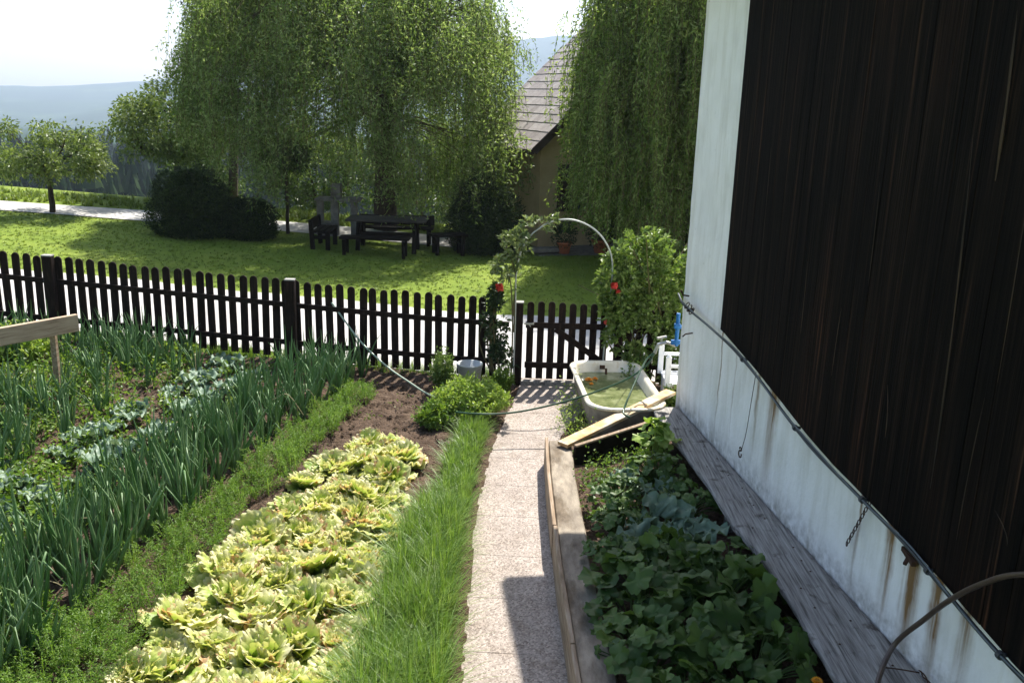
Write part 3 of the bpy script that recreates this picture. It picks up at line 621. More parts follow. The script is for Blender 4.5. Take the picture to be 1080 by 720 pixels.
# ================================================================== TREES
def branch(mb, p, q, r0, r1, sag=0, n=7, wob=.06):
    p, q = np.array(p, float), np.array(q, float); L = np.linalg.norm(q-p); t = np.linspace(0, 1, n)[:,None]
    pts = p+(q-p)*t; pts[:,2] += sag*np.sin(math.pi*t[:,0]); pts[1:-1] += rng.normal(0, wob*L/3, (n-2, 3))*.5
    mb.tube(pts, np.linspace(r0, r1, n), 6); return pts
def willow(x, y, R, top, bot, nst, label, mat, trunk_r, group, cxo=0, lean=0, leafL=.10, sct=.02, dn=-.8, slen=(1.0,2.6)):
    z0 = gz(x, y); t = thing('weeping_tree', (x, y, z0), label, 'tree', group)
    tr = MB(); fork = z0+2.3
    tp_ = branch(tr, (x,y,z0-.1), (x+lean, y, fork), trunk_r*1.15, trunk_r*.85, 0, 9, .02)
    limbs = []; ends = tp_[-1]
    for k in range(11):
        a = k*2*math.pi/11+rng.uniform(-.2,.2); rr = R*rng.uniform(.45,.8); h = top-(top-2.4)*.35*(rr/R)**2*rng.uniform(.8,1.4)
        pts = branch(tr, ends+(0,0,rng.uniform(-.5,.1)), (x+rr*math.cos(a), y+rr*math.sin(a), h-.4), trunk_r*.3, .02, .5, 9, .05); limbs.append(pts)
        for q in range(4):
            s = pts[rng.integers(3, 8)]; a2 = a+rng.uniform(-.8,.8); e = s+np.array([math.cos(a2)*R*.35, math.sin(a2)*R*.35, rng.uniform(.1,.8)]); branch(tr, s, e, .035, .01, .15, 5)
    tr.build('trunk', M['bark'], t, True)
    # sprays of drooping twigs, each at the end of a branchlet
    tw, lf = MB(), MB(); B, D = [], []
    limb_pts = np.concatenate(limbs)
    k = 0
    while k < nst:
        a = rng.uniform(0, 2*math.pi); r = math.sqrt(rng.uniform(.03, 1))*(1+.10*mnoise.noise((math.cos(a)*2+x, math.sin(a)*2, 1)))
        hs_ = z0+(top-z0)*(1-.40*r**2.8)+.45*mnoise.noise((math.cos(a)*2.2*r, math.sin(a)*2.2*r, 7+x)); sx, sy = x+cxo+R*r*math.cos(a), y+R*r*math.sin(a)
        lo = bot(sx, sy); hh = hs_-(hs_-lo-.5)*rng.random()**(1.15 if r > .6 else .8)*(1 if r > .5 else .6)
        if hh < lo+.3 or mnoise.noise((sx*.75, sy*.75, hh*.62)) < -.17: continue
        k += 1; c = np.array([sx, sy, hh]); nb = limb_pts[np.argmin(np.linalg.norm(limb_pts-c, axis=1))]
        if k % 2: branch(tw, nb, c, .014, .004, .12, 5, .08)
        Ls = rng.uniform(*slen); ox, oy = math.cos(a), math.sin(a)
        for q in range(rng.integers(9, 16)):
            a2 = rng.uniform(0, 6.28); s0 = c+rng.normal(0, 1, 3)*np.array([.2,.2,.12]); ln = min(Ls*rng.uniform(.5,1.15), s0[2]-lo+rng.uniform(0,.4))
            if ln < .2: continue
            m = max(4, int(ln/.042)); s = np.linspace(0, 1, m); out = rng.uniform(.08,.34)*(1-np.exp(-2.6*s*ln)); ph = rng.uniform(0, 6); dx_, dy_ = ox*.6+math.cos(a2)*.7, oy*.6+math.sin(a2)*.7
            P = np.stack([s0[0]+dx_*out+.03*np.sin(s*5+ph), s0[1]+dy_*out+.03*np.cos(s*4+ph), s0[2]+.10*np.sin(np.minimum(s*ln*4,3.1))-ln*s], -1)
            B.append(P); dd = rvec(m, dn); dd[:,0] += dx_*.3; dd[:,1] += dy_*.3; D.append(dd)
            st = P[::max(1, m//4)]; kk = len(st); w = .0035; tw.add(np.concatenate([st+(-w,0,0), st+(w,0,0)]), np.array([(u, u+1, kk+u+1, kk+u) for u in range(kk-1)]))
    B = np.concatenate(B); D = np.concatenate(D); n = len(B)
    lf.leaves(B+rng.normal(0,sct,(n,3)), D, rvec(n), rng.uniform(.7,1.25,n)*leafL, rng.uniform(.8,1.2,n)*leafL*.33)
    lf.build('crown', mat, t); tw.build('hanging_twigs', M['twig'], t)
    print('willow', n)
    return t
def bot_a(a, b_): return float(np.interp(a, [-8.2,-7,-6.3,-5.2,-4.4,-3.6,-2.4,-1.2,0], [2.9,2.5,1.7,1.25,1.6,1.5,1.1,.85,.8]))+.2*math.sin(a*3.1+b_)
willow(-3.2, 22.4, 3.85, 8.0, bot_a, 800, 'broad weeping tree with hanging sprays of leaves over the picnic table, left of the house', M['willow'], .28, 'weeping trees on the lawn', -.75, sct=.045, dn=-.45, slen=(.5,1.5))
willow(4.0, 19.4, 2.8, 8.4, lambda a, b_: float(np.interp(a, [.8,1.7,2.4,3.2], [1.4,1.25,.75,.5]))+.15*math.sin(a*3.1+b_), 560, 'dense weeping tree in front of the house, partly covered by the white building corner', M['willow2'], .22, 'weeping trees on the lawn', slen=(.9,2.4))

def crown_tree(name, x, y, H, cx, cz, rx, rz, nleaf, lsize, mat, label, trunk_r=.08, group=None, ncl=None, z0=None, seedcl=.33, fork=.35, cat='tree'):
    z0 = gz(x, y) if z0 is None else z0; t = thing(name, (x, y, z0), label, cat, group)
    ncl = ncl or 60; C = []
    while len(C) < ncl:
        v = rng.uniform(-1, 1, 3); d = np.linalg.norm(v)
        if d > 1 or d < .25: continue
        if mnoise.noise((v[0]*2+x, v[1]*2+y, v[2]*2)) < -.22: continue
        C.append((x+cx+v[0]*rx, y+v[1]*rx, z0+cz+v[2]*rz*(1 if v[2] > 0 else .8)))
    C = np.array(C); tr = MB(); f = np.array([x+cx*.4, y, z0+(cz-rz)*1.0+rz*fork])
    branch(tr, (x,y,z0-.1), f, trunk_r, trunk_r*.7, 0, 7, .03)
    L2 = []
    for k in range(7):
        e = C[rng.integers(ncl)]*.7+f*.3; branch(tr, f, e, trunk_r*.5, trunk_r*.18, .05, 6, .1); L2.append(e)
    L2 = np.array(L2)
    for c in C:
        s = L2[np.argmin(np.linalg.norm(L2-c, axis=1))]; branch(tr, s, c, trunk_r*.14, .004, .02, 4, .1)
    tr.build('trunk', M['bark'], t, True)
    per = nleaf//ncl; cr = rx*seedcl
    k = np.repeat(np.arange(ncl), per); n = len(k); rs = rng.uniform(.6, 1.3, ncl)[k]
    off = rvec(n)*(rng.uniform(0, 1, n)**.5*rs)[:,None]*cr; off[:,2] *= .7
    B = C[k]+off; D = off/np.linalg.norm(off, axis=1)[:,None]+rvec(n)*.8; D[:,2] -= .3
    lf = MB(); lf.leaves(B, D, rvec(n, 1.2), rng.uniform(.7,1.3,n)*lsize, rng.uniform(.7,1.2,n)*lsize*.55); lf.build('crown', mat, t)
    return t
crown_tree('fruit_tree', -10.45, 20.55, 2.1, -.05, 1.32, 1.3, .8, 7500, .085, M['fruit'], 'small round fruit tree standing alone by the road at the far left', .07, ncl=75, seedcl=.25)
crown_tree('fruit_tree', -9.0, 24.3, 3.4, .1, 1.95, 1.75, 1.25, 14000, .10, M['fruit'], 'bigger fruit tree beyond the road behind the dark clipped shrubs', .1, ncl=110, seedcl=.24)
crown_tree('young_tree', -5.15, 20.55, 2.2, 0, 1.65, .6, .4, 2400, .085, M['bushfar'], 'thin stemmed young tree beside the road left of the stone barbecue', .045, ncl=40)
crown_tree('copper_tree', -8.8, 28.5, 9, .3, 5.9, 1.9, 2.6, 9000, .13, M['copper'], 'dark leaved tall tree showing above and left of the weeping tree', .16, ncl=90, seedcl=.24)
for k, (x, y, h, r, lb) in enumerate(((-5.9,27,3.0,1.5,'light green leafy tree glimpsed under the weeping tree beside the young tree'),(-3.0,29,3.4,1.9,'light green tree behind the trunk of the weeping tree'),(-.8,30,3.2,1.9,'light green tree between the picnic table and the dark corner shrub, behind the road'),(-9.9,29,1.6,1.2,'low rounded bush beyond the road behind the dark shrubs'))):
    crown_tree('field_bush', x, y, h, 0, h*.5, r, h*.52, 5000, .13, M['bushfar'], lb, .07, 'bushes beyond the road', ncl=60, seedcl=.3)
def shrub(x, y, rx, h, n, lb, dome=.8, name='clipped_shrub', mat=None, ls=.05, grp=None):
    z0 = gz(x, y); t = thing(name, (x, y, z0), lb, 'shrub', grp)
    th = rng.uniform(0, 2*math.pi, n); v = rng.uniform(0, 1, n); prof = np.where(v < dome, .86+.14*np.sin(v/dome*math.pi), np.sqrt(np.maximum(0, 1-((v-dome)/(1-dome))**2)))
    lump = np.array([1+.22*mnoise.noise((math.cos(a)*2+x, math.sin(a)*2, q*3)) + .11*mnoise.noise((math.cos(a)*7+x, math.sin(a)*7, q*9)) for a, q in zip(th, v)])
    r = rx*prof*lump*np.where(rng.random(n) < .06, rng.uniform(1.0, 1.12, n), rng.uniform(.84, 1.03, n)); B = np.stack([x+r*np.cos(th), y+r*np.sin(th), z0+v*h*lump], -1)
    D = np.stack([np.cos(th), np.sin(th), np.full(n, .5)], -1)+rvec(n)*.7
    lf = MB(); lf.leaves(B, D, rvec(n), rng.uniform(.7,1.3,n)*ls, ls*.5)
    # dense inner twiggery
    m = n//3; th = rng.uniform(0, 2*math.pi, m); v = rng.uniform(0, 1, m); pr = np.where(v < dome, .9, np.sqrt(np.maximum(0, 1-((v-dome)/(1-dome))**2)))*rx*.75*np.sqrt(rng.uniform(.2,1,m))
    lf.leaves(np.stack([x+pr*np.cos(th), y+pr*np.sin(th), z0+v*h*.93], -1), rvec(m), rvec(m), ls*3, ls*2); lf.build('foliage', mat or M['hedge'], t)
    b = MB(); b.tube([(x,y,z0-.05),(x,y,z0+h*.7)], [.06,.02], 6); b.build('stem', M['bark'], t)
shrub(-6.85, 19.25, .80, 1.38, 16000, 'large dark rounded evergreen shrub on the lawn, taller of the pair', .45)
shrub(-5.72, 19.55, .55, .82, 9000, 'lower dark evergreen shrub beside the large rounded one', .5)
shrub(-.70, 20.5, .80, 1.6, 14000, 'broad dark shrub at the corner of the house beneath the weeping tree', .35, 'dark_shrub')
shrub(4.6, 21.4, .6, 1.5, 6000, 'dark shrub against the house wall behind the rose bush', .5, 'wall_shrub')

# far forest
def forest(name, n, xr, yr, hr, zz):
    b = MB()
    for k in range(n):
        y = yr[0]*(yr[1]/yr[0])**rng.random(); a = rng.uniform(*xr); x = y*a; h = rng.uniform(*hr)*(1 if rng.random() < .85 else 1.25); z0 = gz(x, y)+zz
        m = 7; th0 = rng.uniform(0, 6); V = []; F = []; lv = 6
        for l in range(lv):
            t0 = l/lv; zb_ = z0+h*(.08+.92*t0); zt = z0+h*min(1, .08+.92*(t0+1.55/lv)); r = h*.17*(1-t0)**.85+.1
            i0 = len(V); V.append((x, y, zt))
            for j in range(m):
                rr = r*rng.uniform(.7,1.25); V.append((x+rr*math.cos(th0+j*6.283/m), y+rr*math.sin(th0+j*6.283/m), zb_-rng.uniform(0,.05)*h))
            F += [(i0, i0+1+j, i0+1+(j+1)%m) for j in range(m)]
        b.add(V, F)
    tag(b.build(name, M['conifer']), kind='stuff', label='dark spruce forest filling the valley beyond the road', cat='forest')
forest('spruce_forest', 2600, (-.78, .25), (105, 460), (6, 11), -.5)

# ================================================================== FURNITURE UNDER THE TREE
def picnic():
    x, y = -2.75, 19.6; z = gz(x, y)
    t = thing('picnic_table', (x, y, z), 'dark wooden picnic table on the lawn under the weeping tree', 'table')
    b = MB()
    for k in range(5): b.bar((x-.85, y-.32+.16*k, z+.68), (x+.85, y-.32+.16*k, z+.68), .15, .045)
    b.build('tabletop', M['tablewood'], t)
    for sx in (-.6, .6):
        for sy in (-.28, .28): b = MB(); b.bar((x+sx, y+sy*1.3, z), (x+sx, y+sy*.6, z+.65), .09, .09, (0,1,0)); b.build('leg', M['darkwood'], t)
    b = MB(); b.bar((x-.6,y,z+.35),(x+.6,y,z+.35), .05, .1); b.build('stretcher', M['darkwood'], t)
def bench(x, y, rz, L, lb, back=True):
    z = gz(x, y); t = thing('garden_bench', (x, y, z), lb, 'bench', 'benches round the picnic table')
    c, s = math.cos(rz), math.sin(rz); W = lambda a, b_, h: (x+a*c-b_*s, y+a*s+b_*c, z+h)
    b = MB()
    for k in range(3): b.bar(W(-L/2, -.14+.14*k, .44), W(L/2, -.14+.14*k, .44), .12, .05)
    b.build('seat', M['darkwood'], t)
    if back:
        b = MB()
        for h in (.54, .66): b.bar(W(-L/2, .24, h), W(L/2, .24, h), .04, .13)
        b.build('backrest', M['darkwood'], t)
    for a in (-L/2+.12, L/2-.12):
        b = MB(); b.bar(W(a, -.15, 0), W(a, -.15, .42), .1, .08, (c, s, 0)); b.bar(W(a, .2, 0), W(a, .24,   .70 if back else .42), .1, .07, (c, s, 0)); b.bar(W(a,-.15,.3), W(a,.2,.3), .06, .08); b.build('leg', M['darkwood'], t)
picnic()
bench(-2.9, 18.75, math.pi, 1.6, 'dark wooden bench in front of the picnic table, its back towards the garden', False)
bench(-2.7, 20.5, 0, 1.9, 'dark wooden bench with backrest behind the picnic table')
bench(-4.05, 19.3, math.pi/2, 1.1, 'dark wooden bench with backrest at the left end of the picnic table')
for o_ in COL.objects:
    if o_.name.startswith('garden_bench'): o_.scale = (.9, .9, .88)
bench(-1.45, 19.75, .3, .8, 'small dark wooden bench without backrest at the right end of the picnic table', False)
# stone barbecue
x, y = -4.15, 21.0; z = gz(x, y); t = thing('stone_barbecue', (x, y, z), 'grey stone barbecue with pillars and a slab roof beside the weeping tree', 'barbecue')
b = MB(); b.box((x-.25,y,z+.2), (.5,.6,.42)); b.build('base', M['stone'], t)
for a in (-.42, .0, .55): b = MB(); b.box((x+a,y-.1,z+.55), (.17 if a else .2,.2,1.1)); b.build('pillar', M['stone'], t)
b = MB(); b.box((x+.1,y,z+1.13), (1.25,.75,.07)); b.build('slab', M['stone'], t)
b = MB(); b.box((x+.02,y+.05,z+1.38), (.28,.28,.42)); b.build('chimney', M['stone'], t); t.scale = (.8, .8, .74)

# ================================================================== HOUSE
ha = rad(25); w_ = np.array([math.cos(ha), math.sin(ha), 0]); e_ = np.array([-math.sin(ha), math.cos(ha), 0]); C0 = np.array([.36, 21.1, 2.32]); Z_ = np.array([0,0,1.])
hs = thing('house', (3.5, 24, 0), 'ochre house with a shingled gable roof standing behind the weeping trees', 'house')
GW, GL, pit = 7.4, 4.0, math.tan(rad(42)); ins = .38
A = C0+w_*ins+e_*ins; B_ = C0+w_*(GW-ins)+e_*ins; A[2] = B_[2] = 0; dl = e_*(GL-2*ins); hz = 2.32+.1
b = MB(); ap_ = (A+B_)/2; pk_ = hz+pit*(GW/2-ins)
b.add([A-(0,0,.3), B_-(0,0,.3), B_+Z_*hz, ap_+Z_*pk_, A+Z_*hz], [(0,1,2,3,4)]); b.add([A+dl-(0,0,.3), B_+dl-(0,0,.3), B_+dl+Z_*hz, ap_+dl+Z_*pk_, A+dl+Z_*hz], [(4,3,2,1,0)])
b.add([A-(0,0,.3), A+dl-(0,0,.3), A+dl+Z_*hz, A+Z_*hz], [(1,0,3,2)]); b.add([B_-(0,0,.3), B_+dl-(0,0,.3), B_+dl+Z_*hz, B_+Z_*hz], [(0,1,2,3)])
b.build('wall', M['housewall'], hs)
# roof: a thin slab on each side, covered with overlapping courses of slabs
rf = MB()
for sgn, o in ((1, C0), (-1, C0+w_*GW)):
    up = w_*sgn+Z_*pit; up /= np.linalg.norm(up); nrm = np.cross(e_, up)*(-1 if sgn > 0 else 1); nrm = nrm*np.sign(nrm[2]); Ls = GW/2/math.cos(math.atan(pit))
    q = [o, o+e_*GL, o+e_*GL+up*Ls, o+up*Ls]; rf.add([p for p in q]+[p-nrm*.1 for p in q], [(0,1,2,3),(7,6,5,4),(0,3,7,4),(1,0,4,5),(2,1,5,6)])
b = MB()
for o, up in ((C0, (w_+Z_*pit)/np.linalg.norm(w_+Z_*pit)),):
    nrm = np.cross(up, e_); nrm *= np.sign(nrm[2]); n = 17; ch = Ls/n
    for r in range(n):
        s = -.12*(r % 2)
        while s < GL+.03:
            wd_ = rng.uniform(.26,.33); s2 = min(s+wd_, GL+.03); s1 = max(s+.005, -.03)
            if s2-s1 > .05:
                j = rng.uniform(0,.012); p = [o+up*(r*ch-.03-j)+e_*s1+nrm*.026, o+up*(r*ch-.03-j)+e_*s2+nrm*.026, o+up*((r+1)*ch+.02)+e_*s2+nrm*.012, o+up*((r+1)*ch+.02)+e_*s1+nrm*.012]
                b.add(p+[v-nrm*.014 for v in p], [(0,1,2,3),(1,0,4,5),(0,3,7,4),(2,1,5,6)])
            s += wd_
rp = rf.build('roof', M['darkwood'], hs); b.build('shingles', M['shingle'], rp)
b = MB(); up = (w_+Z_*pit)/np.linalg.norm(w_+Z_*pit)
b.bar(C0-e_*.03-Z_*.05, C0+up*Ls-e_*.03-Z_*.05, .035, .17); b.bar(C0+w_*GW-e_*.03-Z_*.05, C0+up*Ls-e_*.03-Z_*.05, .035, .17); b.build('bargeboard', M['shutter'], hs)
b = MB(); b.tube([C0-w_*.05-Z_*.06-e_*.05, C0-w_*.05-Z_*.06+e_*GL], .06, 8); b.build('gutter', M['shutter'], hs)
front = -e_
for k, a in enumerate((.95, 3.4)):
    o = A+w_*a+Z_*.85+front*.01
    b = MB(); b.bar(o+front*.02, o+w_*.95+front*.02, .08, .06); b.bar(o+Z_*1.1+front*.02, o+w_*.95+Z_*1.1+front*.02, .08, .06)
    for q in (0, .475, .95): b.bar(o+w_*q+front*.015, o+w_*q+Z_*1.1+front*.015, .07, .05, tuple(front))
    wf = b.build('window', M['housewall'], hs)
    b = MB(); b.add([o+front*.004, o+w_*.95+front*.004, o+w_*.95+Z_*1.1+front*.004, o+Z_*1.1+front*.004], [(0,1,2,3)]); pn = b.build('pane', M['pane'], wf)
    for q in (-.27, 1.22):
        b = MB(); b.bar(o+w_*q+front*.03, o+w_*q+Z_*1.1+front*.03, .46, .035, tuple(front))
        for h in np.arange(.08, 1.05, .1): b.bar(o+w_*(q-.19)+Z_*h+front*.055, o+w_*(q+.19)+Z_*h+front*.055, .02, .05)
        b.build('shutter', M['shutter'], hs)
b = MB(); o = A+w_*2.3; b.bar(o-w_*.0+front*.02+Z_*.0, o+front*.02+Z_*1.95, .85, .05, tuple(front)); b.build('door', M['shutter'], hs)
b = MB(); b.bar((.35,20.55,.10),(1.05,20.85,.10), .3, .09); b.build('doorstep', M['stone'], hs)
def potplant(x, y, z, r, h, lb, mat, fl):
    t = thing('potted_plant', (x, y, z), lb, 'potted plant', 'potted plants by the house')
    b = MB(); b.lathe((x,y,z), [(.001,0),(r*.7,0),(r*.95,h*.85),(r*1.08,h*.86),(r*1.08,h),(r*.9,h),(r*.85,h*.9),(.001,h*.9)], 18); b.build('pot', M['terracotta'], t, True)
    n = fl; v = rvec(n, .5); B = np.array([x,y,z+h+r*.9])+v*(rng.uniform(.1,1,n)**.5)[:,None]*np.array([r*1.7,r*1.7,r*1.9])
    lf = MB(); lf.leaves(B, v+rvec(n)*.7, rvec(n), .06, .03); lf.build('foliage', mat, t)
potplant(1.13, 20.75, .02, .17, .26, 'orange clay pot with a dark leafy plant by the house wall', M['darkleaf'], 900)
potplant(2.0, 21.0, .02, .22, .3, 'wider clay pot with a bushy dark plant near the house door', M['darkleaf'], 1500)

# ================================================================== ROSES
def rose_shrub(name, lb, cat, stems, blobs, nleaf, ls, mat, loc, canemat='twig', sub=3):
    t = thing(name, loc, lb, cat); b = MB()
    for s in stems: b.tube(smooth_path(s, 20), [.012,.008,.004], 5)
    b.build('canes', M[canemat], t)
    lf = MB(); w = np.array([q[6] for q in blobs], float); w /= w.sum()
    for q, ww in zip(blobs, w):
        n = int(nleaf*ww/sub); v = rvec(n)*(rng.uniform(.1, 1, n)**.4)[:,None]
        c = np.array(q[:3])+v*np.array(q[3:6]); lump = np.array([mnoise.noise(tuple(p*5)) for p in c]); v = v[lump > -.08]; c = c[lump > -.08]
        n = len(c)
        tw = rvec(n, .3)+v*.8
        for k in range(sub):   # leaflets of a compound leaf
            off = (k-(sub-1)/2)
            base = c+tw*.012*k; d = tw+rvec(n)*.9; d[:,2] += -.1
            lf.leaves(base, d, rvec(n, 1.3), rng.uniform(.7,1.3,n)*ls, rng.uniform(.8,1.2,n)*ls*.62)
    lf.build('foliage', mat, t); return t
rose_shrub('rose_bush', 'tall light green rose bush with red flowers between the gate and the white building', 'rose bush',
    [[(1.6+rng.normal(0,.12),11.0+rng.normal(0,.12),0),(1.55+rng.normal(0,.25),11+rng.normal(0,.2),.8),(1.6+rng.normal(0,.4),11+rng.normal(0,.25),1.6+rng.normal(0,.25))] for _ in range(22)],
    [(1.72,10.95,1.38,.48,.4,.46,5),(1.45,10.75,1.1,.36,.3,.42,4),(1.9,11.0,1.0,.42,.4,.6,4),(1.62,10.7,.62,.36,.3,.4,3),(1.24,10.62,1.30,.24,.2,.34,2.6),(1.26,10.6,.9,.2,.2,.4,2),(1.2,10.6,1.62,.16,.16,.2,.8),(1.58,11.0,1.78,.3,.3,.14,1),(1.95,10.6,.5,.3,.3,.4,1.6)], 17000, .068, M['rose'], (1.6,11.0,0))
rose_shrub('climbing_rose', 'loose pale climbing rose bending over the left side of the metal arch', 'rose',
    [[(.0,10.62,.0),(.0,10.6,.8),(-.06,10.6,1.4),(-.25,10.6,1.62)],[(.02,10.6,.7),(.03,10.6,1.5),(.1,10.6,1.85),(.3,10.6,2.05)],[(.0,10.6,.9),(.02,10.6,1.4),(-.1,10.6,1.75),(.0,10.6,1.95)],[(.1,10.6,1.7),(.3,10.6,2.0),(.48,10.6,2.02)]],
    [(-.12,10.6,1.55,.2,.18,.2,3),(.02,10.6,1.78,.18,.18,.16,3),(.24,10.6,1.97,.22,.15,.12,3),(-.02,10.6,1.35,.1,.1,.2,.8),(.42,10.6,2.05,.1,.1,.05,.5)], 1500, .062, M['climber'], (0,10.62,0))
rose_shrub('dark_rose', 'dark leaved rose growing through the fence just left of the gate post', 'rose',
    [[(-.15+rng.normal(0,.05),10.6,0),(-.2+rng.normal(0,.08),10.6,.6),(-.17+rng.normal(0,.06),10.6,1.2)] for _ in range(5)],
    [(-.20,10.62,.75,.15,.12,.45,4),(-.22,10.62,1.15,.09,.1,.12,1),(-.12,10.6,.3,.18,.15,.25,1.5)], 1700, .06, M['darkleaf'], (-.2,10.6,0))
def red_rose(x, y, z, r, lb):
    t = thing('red_rose', (x, y, z), lb, 'rose flower', 'red roses by the gate')
    b = MB()
    k = 34; v = rvec(k); c_ = np.array([x,y,z])+v*r*.42*rng.uniform(.5,1,k)[:,None]; td = np.cross(v, rvec(k)); td /= np.linalg.norm(td, axis=1)[:,None]
    b.leaves(c_-td*r*.4, td+v*.25, v, r*.95, r*.85, -.15)
    b.build('petals', M['red'], t)
red_rose(-.165, 10.52, 1.26, .085, 'red rose bloom above the fence on the dark rose left of the gate post')
red_rose(1.18, 10.5, 1.32, .08, 'largest red rose bloom on the left side of the tall rose bush')
red_rose(1.23, 10.48, 1.25, .06, 'red bloom just below the largest one on the tall rose bush')
red_rose(1.12, 10.5, .88, .06, 'lowest red rose bloom on the tall bush near the gate top')

# ================================================================== VEGETABLES
def ribbon_leaf(mb, P, W, cup=0.0):
    """leaf blade along path P with half widths W"""
    P = np.asarray(P); T = np.gradient(P, axis=0); T /= np.linalg.norm(T, axis=1)[:,None]+1e-9
    sd = np.cross(T, [0,0,1.]); sd /= np.linalg.norm(sd, axis=1)[:,None]+1e-9; n = np.cross(sd, T)
    k = np.arange(-2, 3)/2
    G = P[:,None,:] + sd[:,None,:]*(k[None,:,None]*W[:,None,None]) + n[:,None,:]*((np.abs(k)[None,:,None])*W[:,None,None]*cup)
    mb.grid(G)
# onions
onion_protos = []
def onion_mesh(k):
    b = MB()
    for q in range(rng.integers(8, 13)):
        a = rng.uniform(0, 6.283); ln = rng.uniform(.38,.68); til = rng.uniform(.03,.36); bend = rng.uniform(-.15,.4)
        bx0, by0 = rng.normal(0,.025,2); s = np.linspace(0, 1, 8); out = ln*(til*s+bend*s**3*.6)
        zz = ln*s*np.sqrt(np.maximum(.2, 1-til**2))-ln*bend*s**3*.35
        if rng.random() < .15:   # a leaf that has folded over
            kk = rng.integers(4, 7); zz[kk:] = zz[kk]-np.linspace(0, .16, 8-kk); out[kk:] = out[kk]+np.linspace(0, .12, 8-kk)
        pts = np.stack([bx0+out*math.cos(a), by0+out*math.sin(a), zz-.01], -1)
        b.tube(pts, [.007,.0115,.0125,.010,.006,.001], 5, cap=False)
    o = b.build('onion_plant', M['onion'], smooth=True); return o
n_on = 0
protos = [onion_mesh(k) for k in range(9)]
spotsB = []
for k in range(125):
    t = (k+.5)/125; y = 4.2+(10.6-4.2)*t**1.12; cx = np.interp(y, [4.3,5.5,7.15,10.6], [-2.98,-2.98,-2.80,-2.10]); hw = np.interp(y, [4.3,7,10.6], [.30,.33,.33])
    row = (k % 3-1)*.8; spotsB.append((cx+row*hw+rng.normal(0,.05), y+rng.normal(0,.07)))
spotsA = []
while len(spotsA) < 155:
    y = rng.uniform(6.6, 10.6); l = -6.6; r = np.interp(y, [6.6,6.93,9.76,10.6], [-4.35,-4.2,-3.65,-3.55]); x = rng.uniform(l, r); row = round(x/.2)*.2
    if abs(x+4.6) < .06 and abs(y-8.8) < .08: continue
    spotsA.append((row+rng.normal(0,.035), y))
GL_ = ('tall blue green onion plant in the dense row running diagonally beside the carrots', 'blue green onion plant in the broad patch at the left below the fence')
for i, (x, y) in enumerate(spotsB+spotsA):
    inB = i < len(spotsB); src = protos[i % 9]
    o = src if i < 9 else dup(src, (0,0,0))
    o.location = (x, y, gz(x, y)+.02); o.rotation_euler = (0, 0, rng.uniform(0, 6.283)); s = rng.uniform(.68, 1.2)*(1.02 if inB else .92); o.scale = (s, s, s)
    tag(o, GL_[0 if inB else 1], 'onion plant', 'onions in the diagonal row' if inB else 'onions in the left patch')
# dry onion leaves lying about
b = MB()
for k in range(45):
    x, y = (spotsB+spotsA)[rng.integers(270)]; a = rng.uniform(0, 6.28); L = rng.uniform(.15,.35); h = rng.uniform(.03,.35)
    b.tube(smooth_path([(x,y,gz(x)+h),(x+L*.5*math.cos(a),y+L*.5*math.sin(a),gz(x)+h+.04),(x+L*math.cos(a),y+L*math.sin(a),gz(x)+h*.4)],8), .0035, 4)
tag(b.build('dry_leaves', M['drystalk']), 'straw coloured dry leaves lying among the onions', 'dry leaves', kind='stuff')

# lettuce
def lettuce_mesh():
    b = MB(); tips = []
    for ring_, (n, R0, el0, L) in enumerate(((8,.04,.30,.20),(8,.03,.75,.18),(7,.02,1.1,.15),(5,.012,1.4,.12))):
        for k in range(n):
            a = k*6.283/n+ring_*.4+rng.uniform(-.3,.3); el = el0+rng.uniform(-.2,.2); LL = L*rng.uniform(.8,1.2); m, w = 17, 37
            u = np.linspace(-1, 1, w); v = np.linspace(0, 1, m); U, V_ = np.meshgrid(u, v)
            V_ = V_*(1-.34*np.abs(U)**2.5*V_); hw = LL*.72*np.sin(np.pi*(.10+.56*V_))**.8; edge = np.clip(np.maximum(np.abs(U)**2.5*V_*1.2, (V_-.5)*2.0), 0, 1)
            ph = rng.uniform(0, 6, 6); fr = rng.uniform(.85, 1.2)
            big = .017*edge*np.sin((U*6+V_*3)*fr+ph[0]); blis = .0045*np.sin(U*11+ph[1])*np.sin(V_*14+ph[2])*np.minimum(1, V_*3)
            fri = edge**1.6*(.012*np.sin(U*19*fr+ph[3]+2*V_)+.010*np.sin(V_*24+U*5+ph[4])); rib = -.008*np.exp(-(U/.09)**2)*(1-V_)
            e = el+.35*V_-(.95 if ring_ < 3 else .2)*V_**1.7; st_ = LL/(m-1)
            fwd = R0+np.cumsum(np.cos(e), 0)*st_*V_[-1:]+(big+fri)*.7*np.sin(el); up_ = .015+np.cumsum(np.sin(e), 0)*st_*V_[-1:]+(big+fri+blis+rib)*(.5+.5*np.cos(el))-.10*np.abs(U)**2*LL*(1 if ring_ == 0 else -.9)
            side = U*hw+fri*.8
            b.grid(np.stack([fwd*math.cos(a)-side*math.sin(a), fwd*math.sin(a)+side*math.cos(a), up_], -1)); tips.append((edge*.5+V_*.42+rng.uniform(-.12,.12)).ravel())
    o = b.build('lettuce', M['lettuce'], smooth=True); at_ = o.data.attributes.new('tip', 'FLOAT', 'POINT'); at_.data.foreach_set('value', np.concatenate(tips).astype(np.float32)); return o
lp = [lettuce_mesh() for _ in range(7)]; k = 0
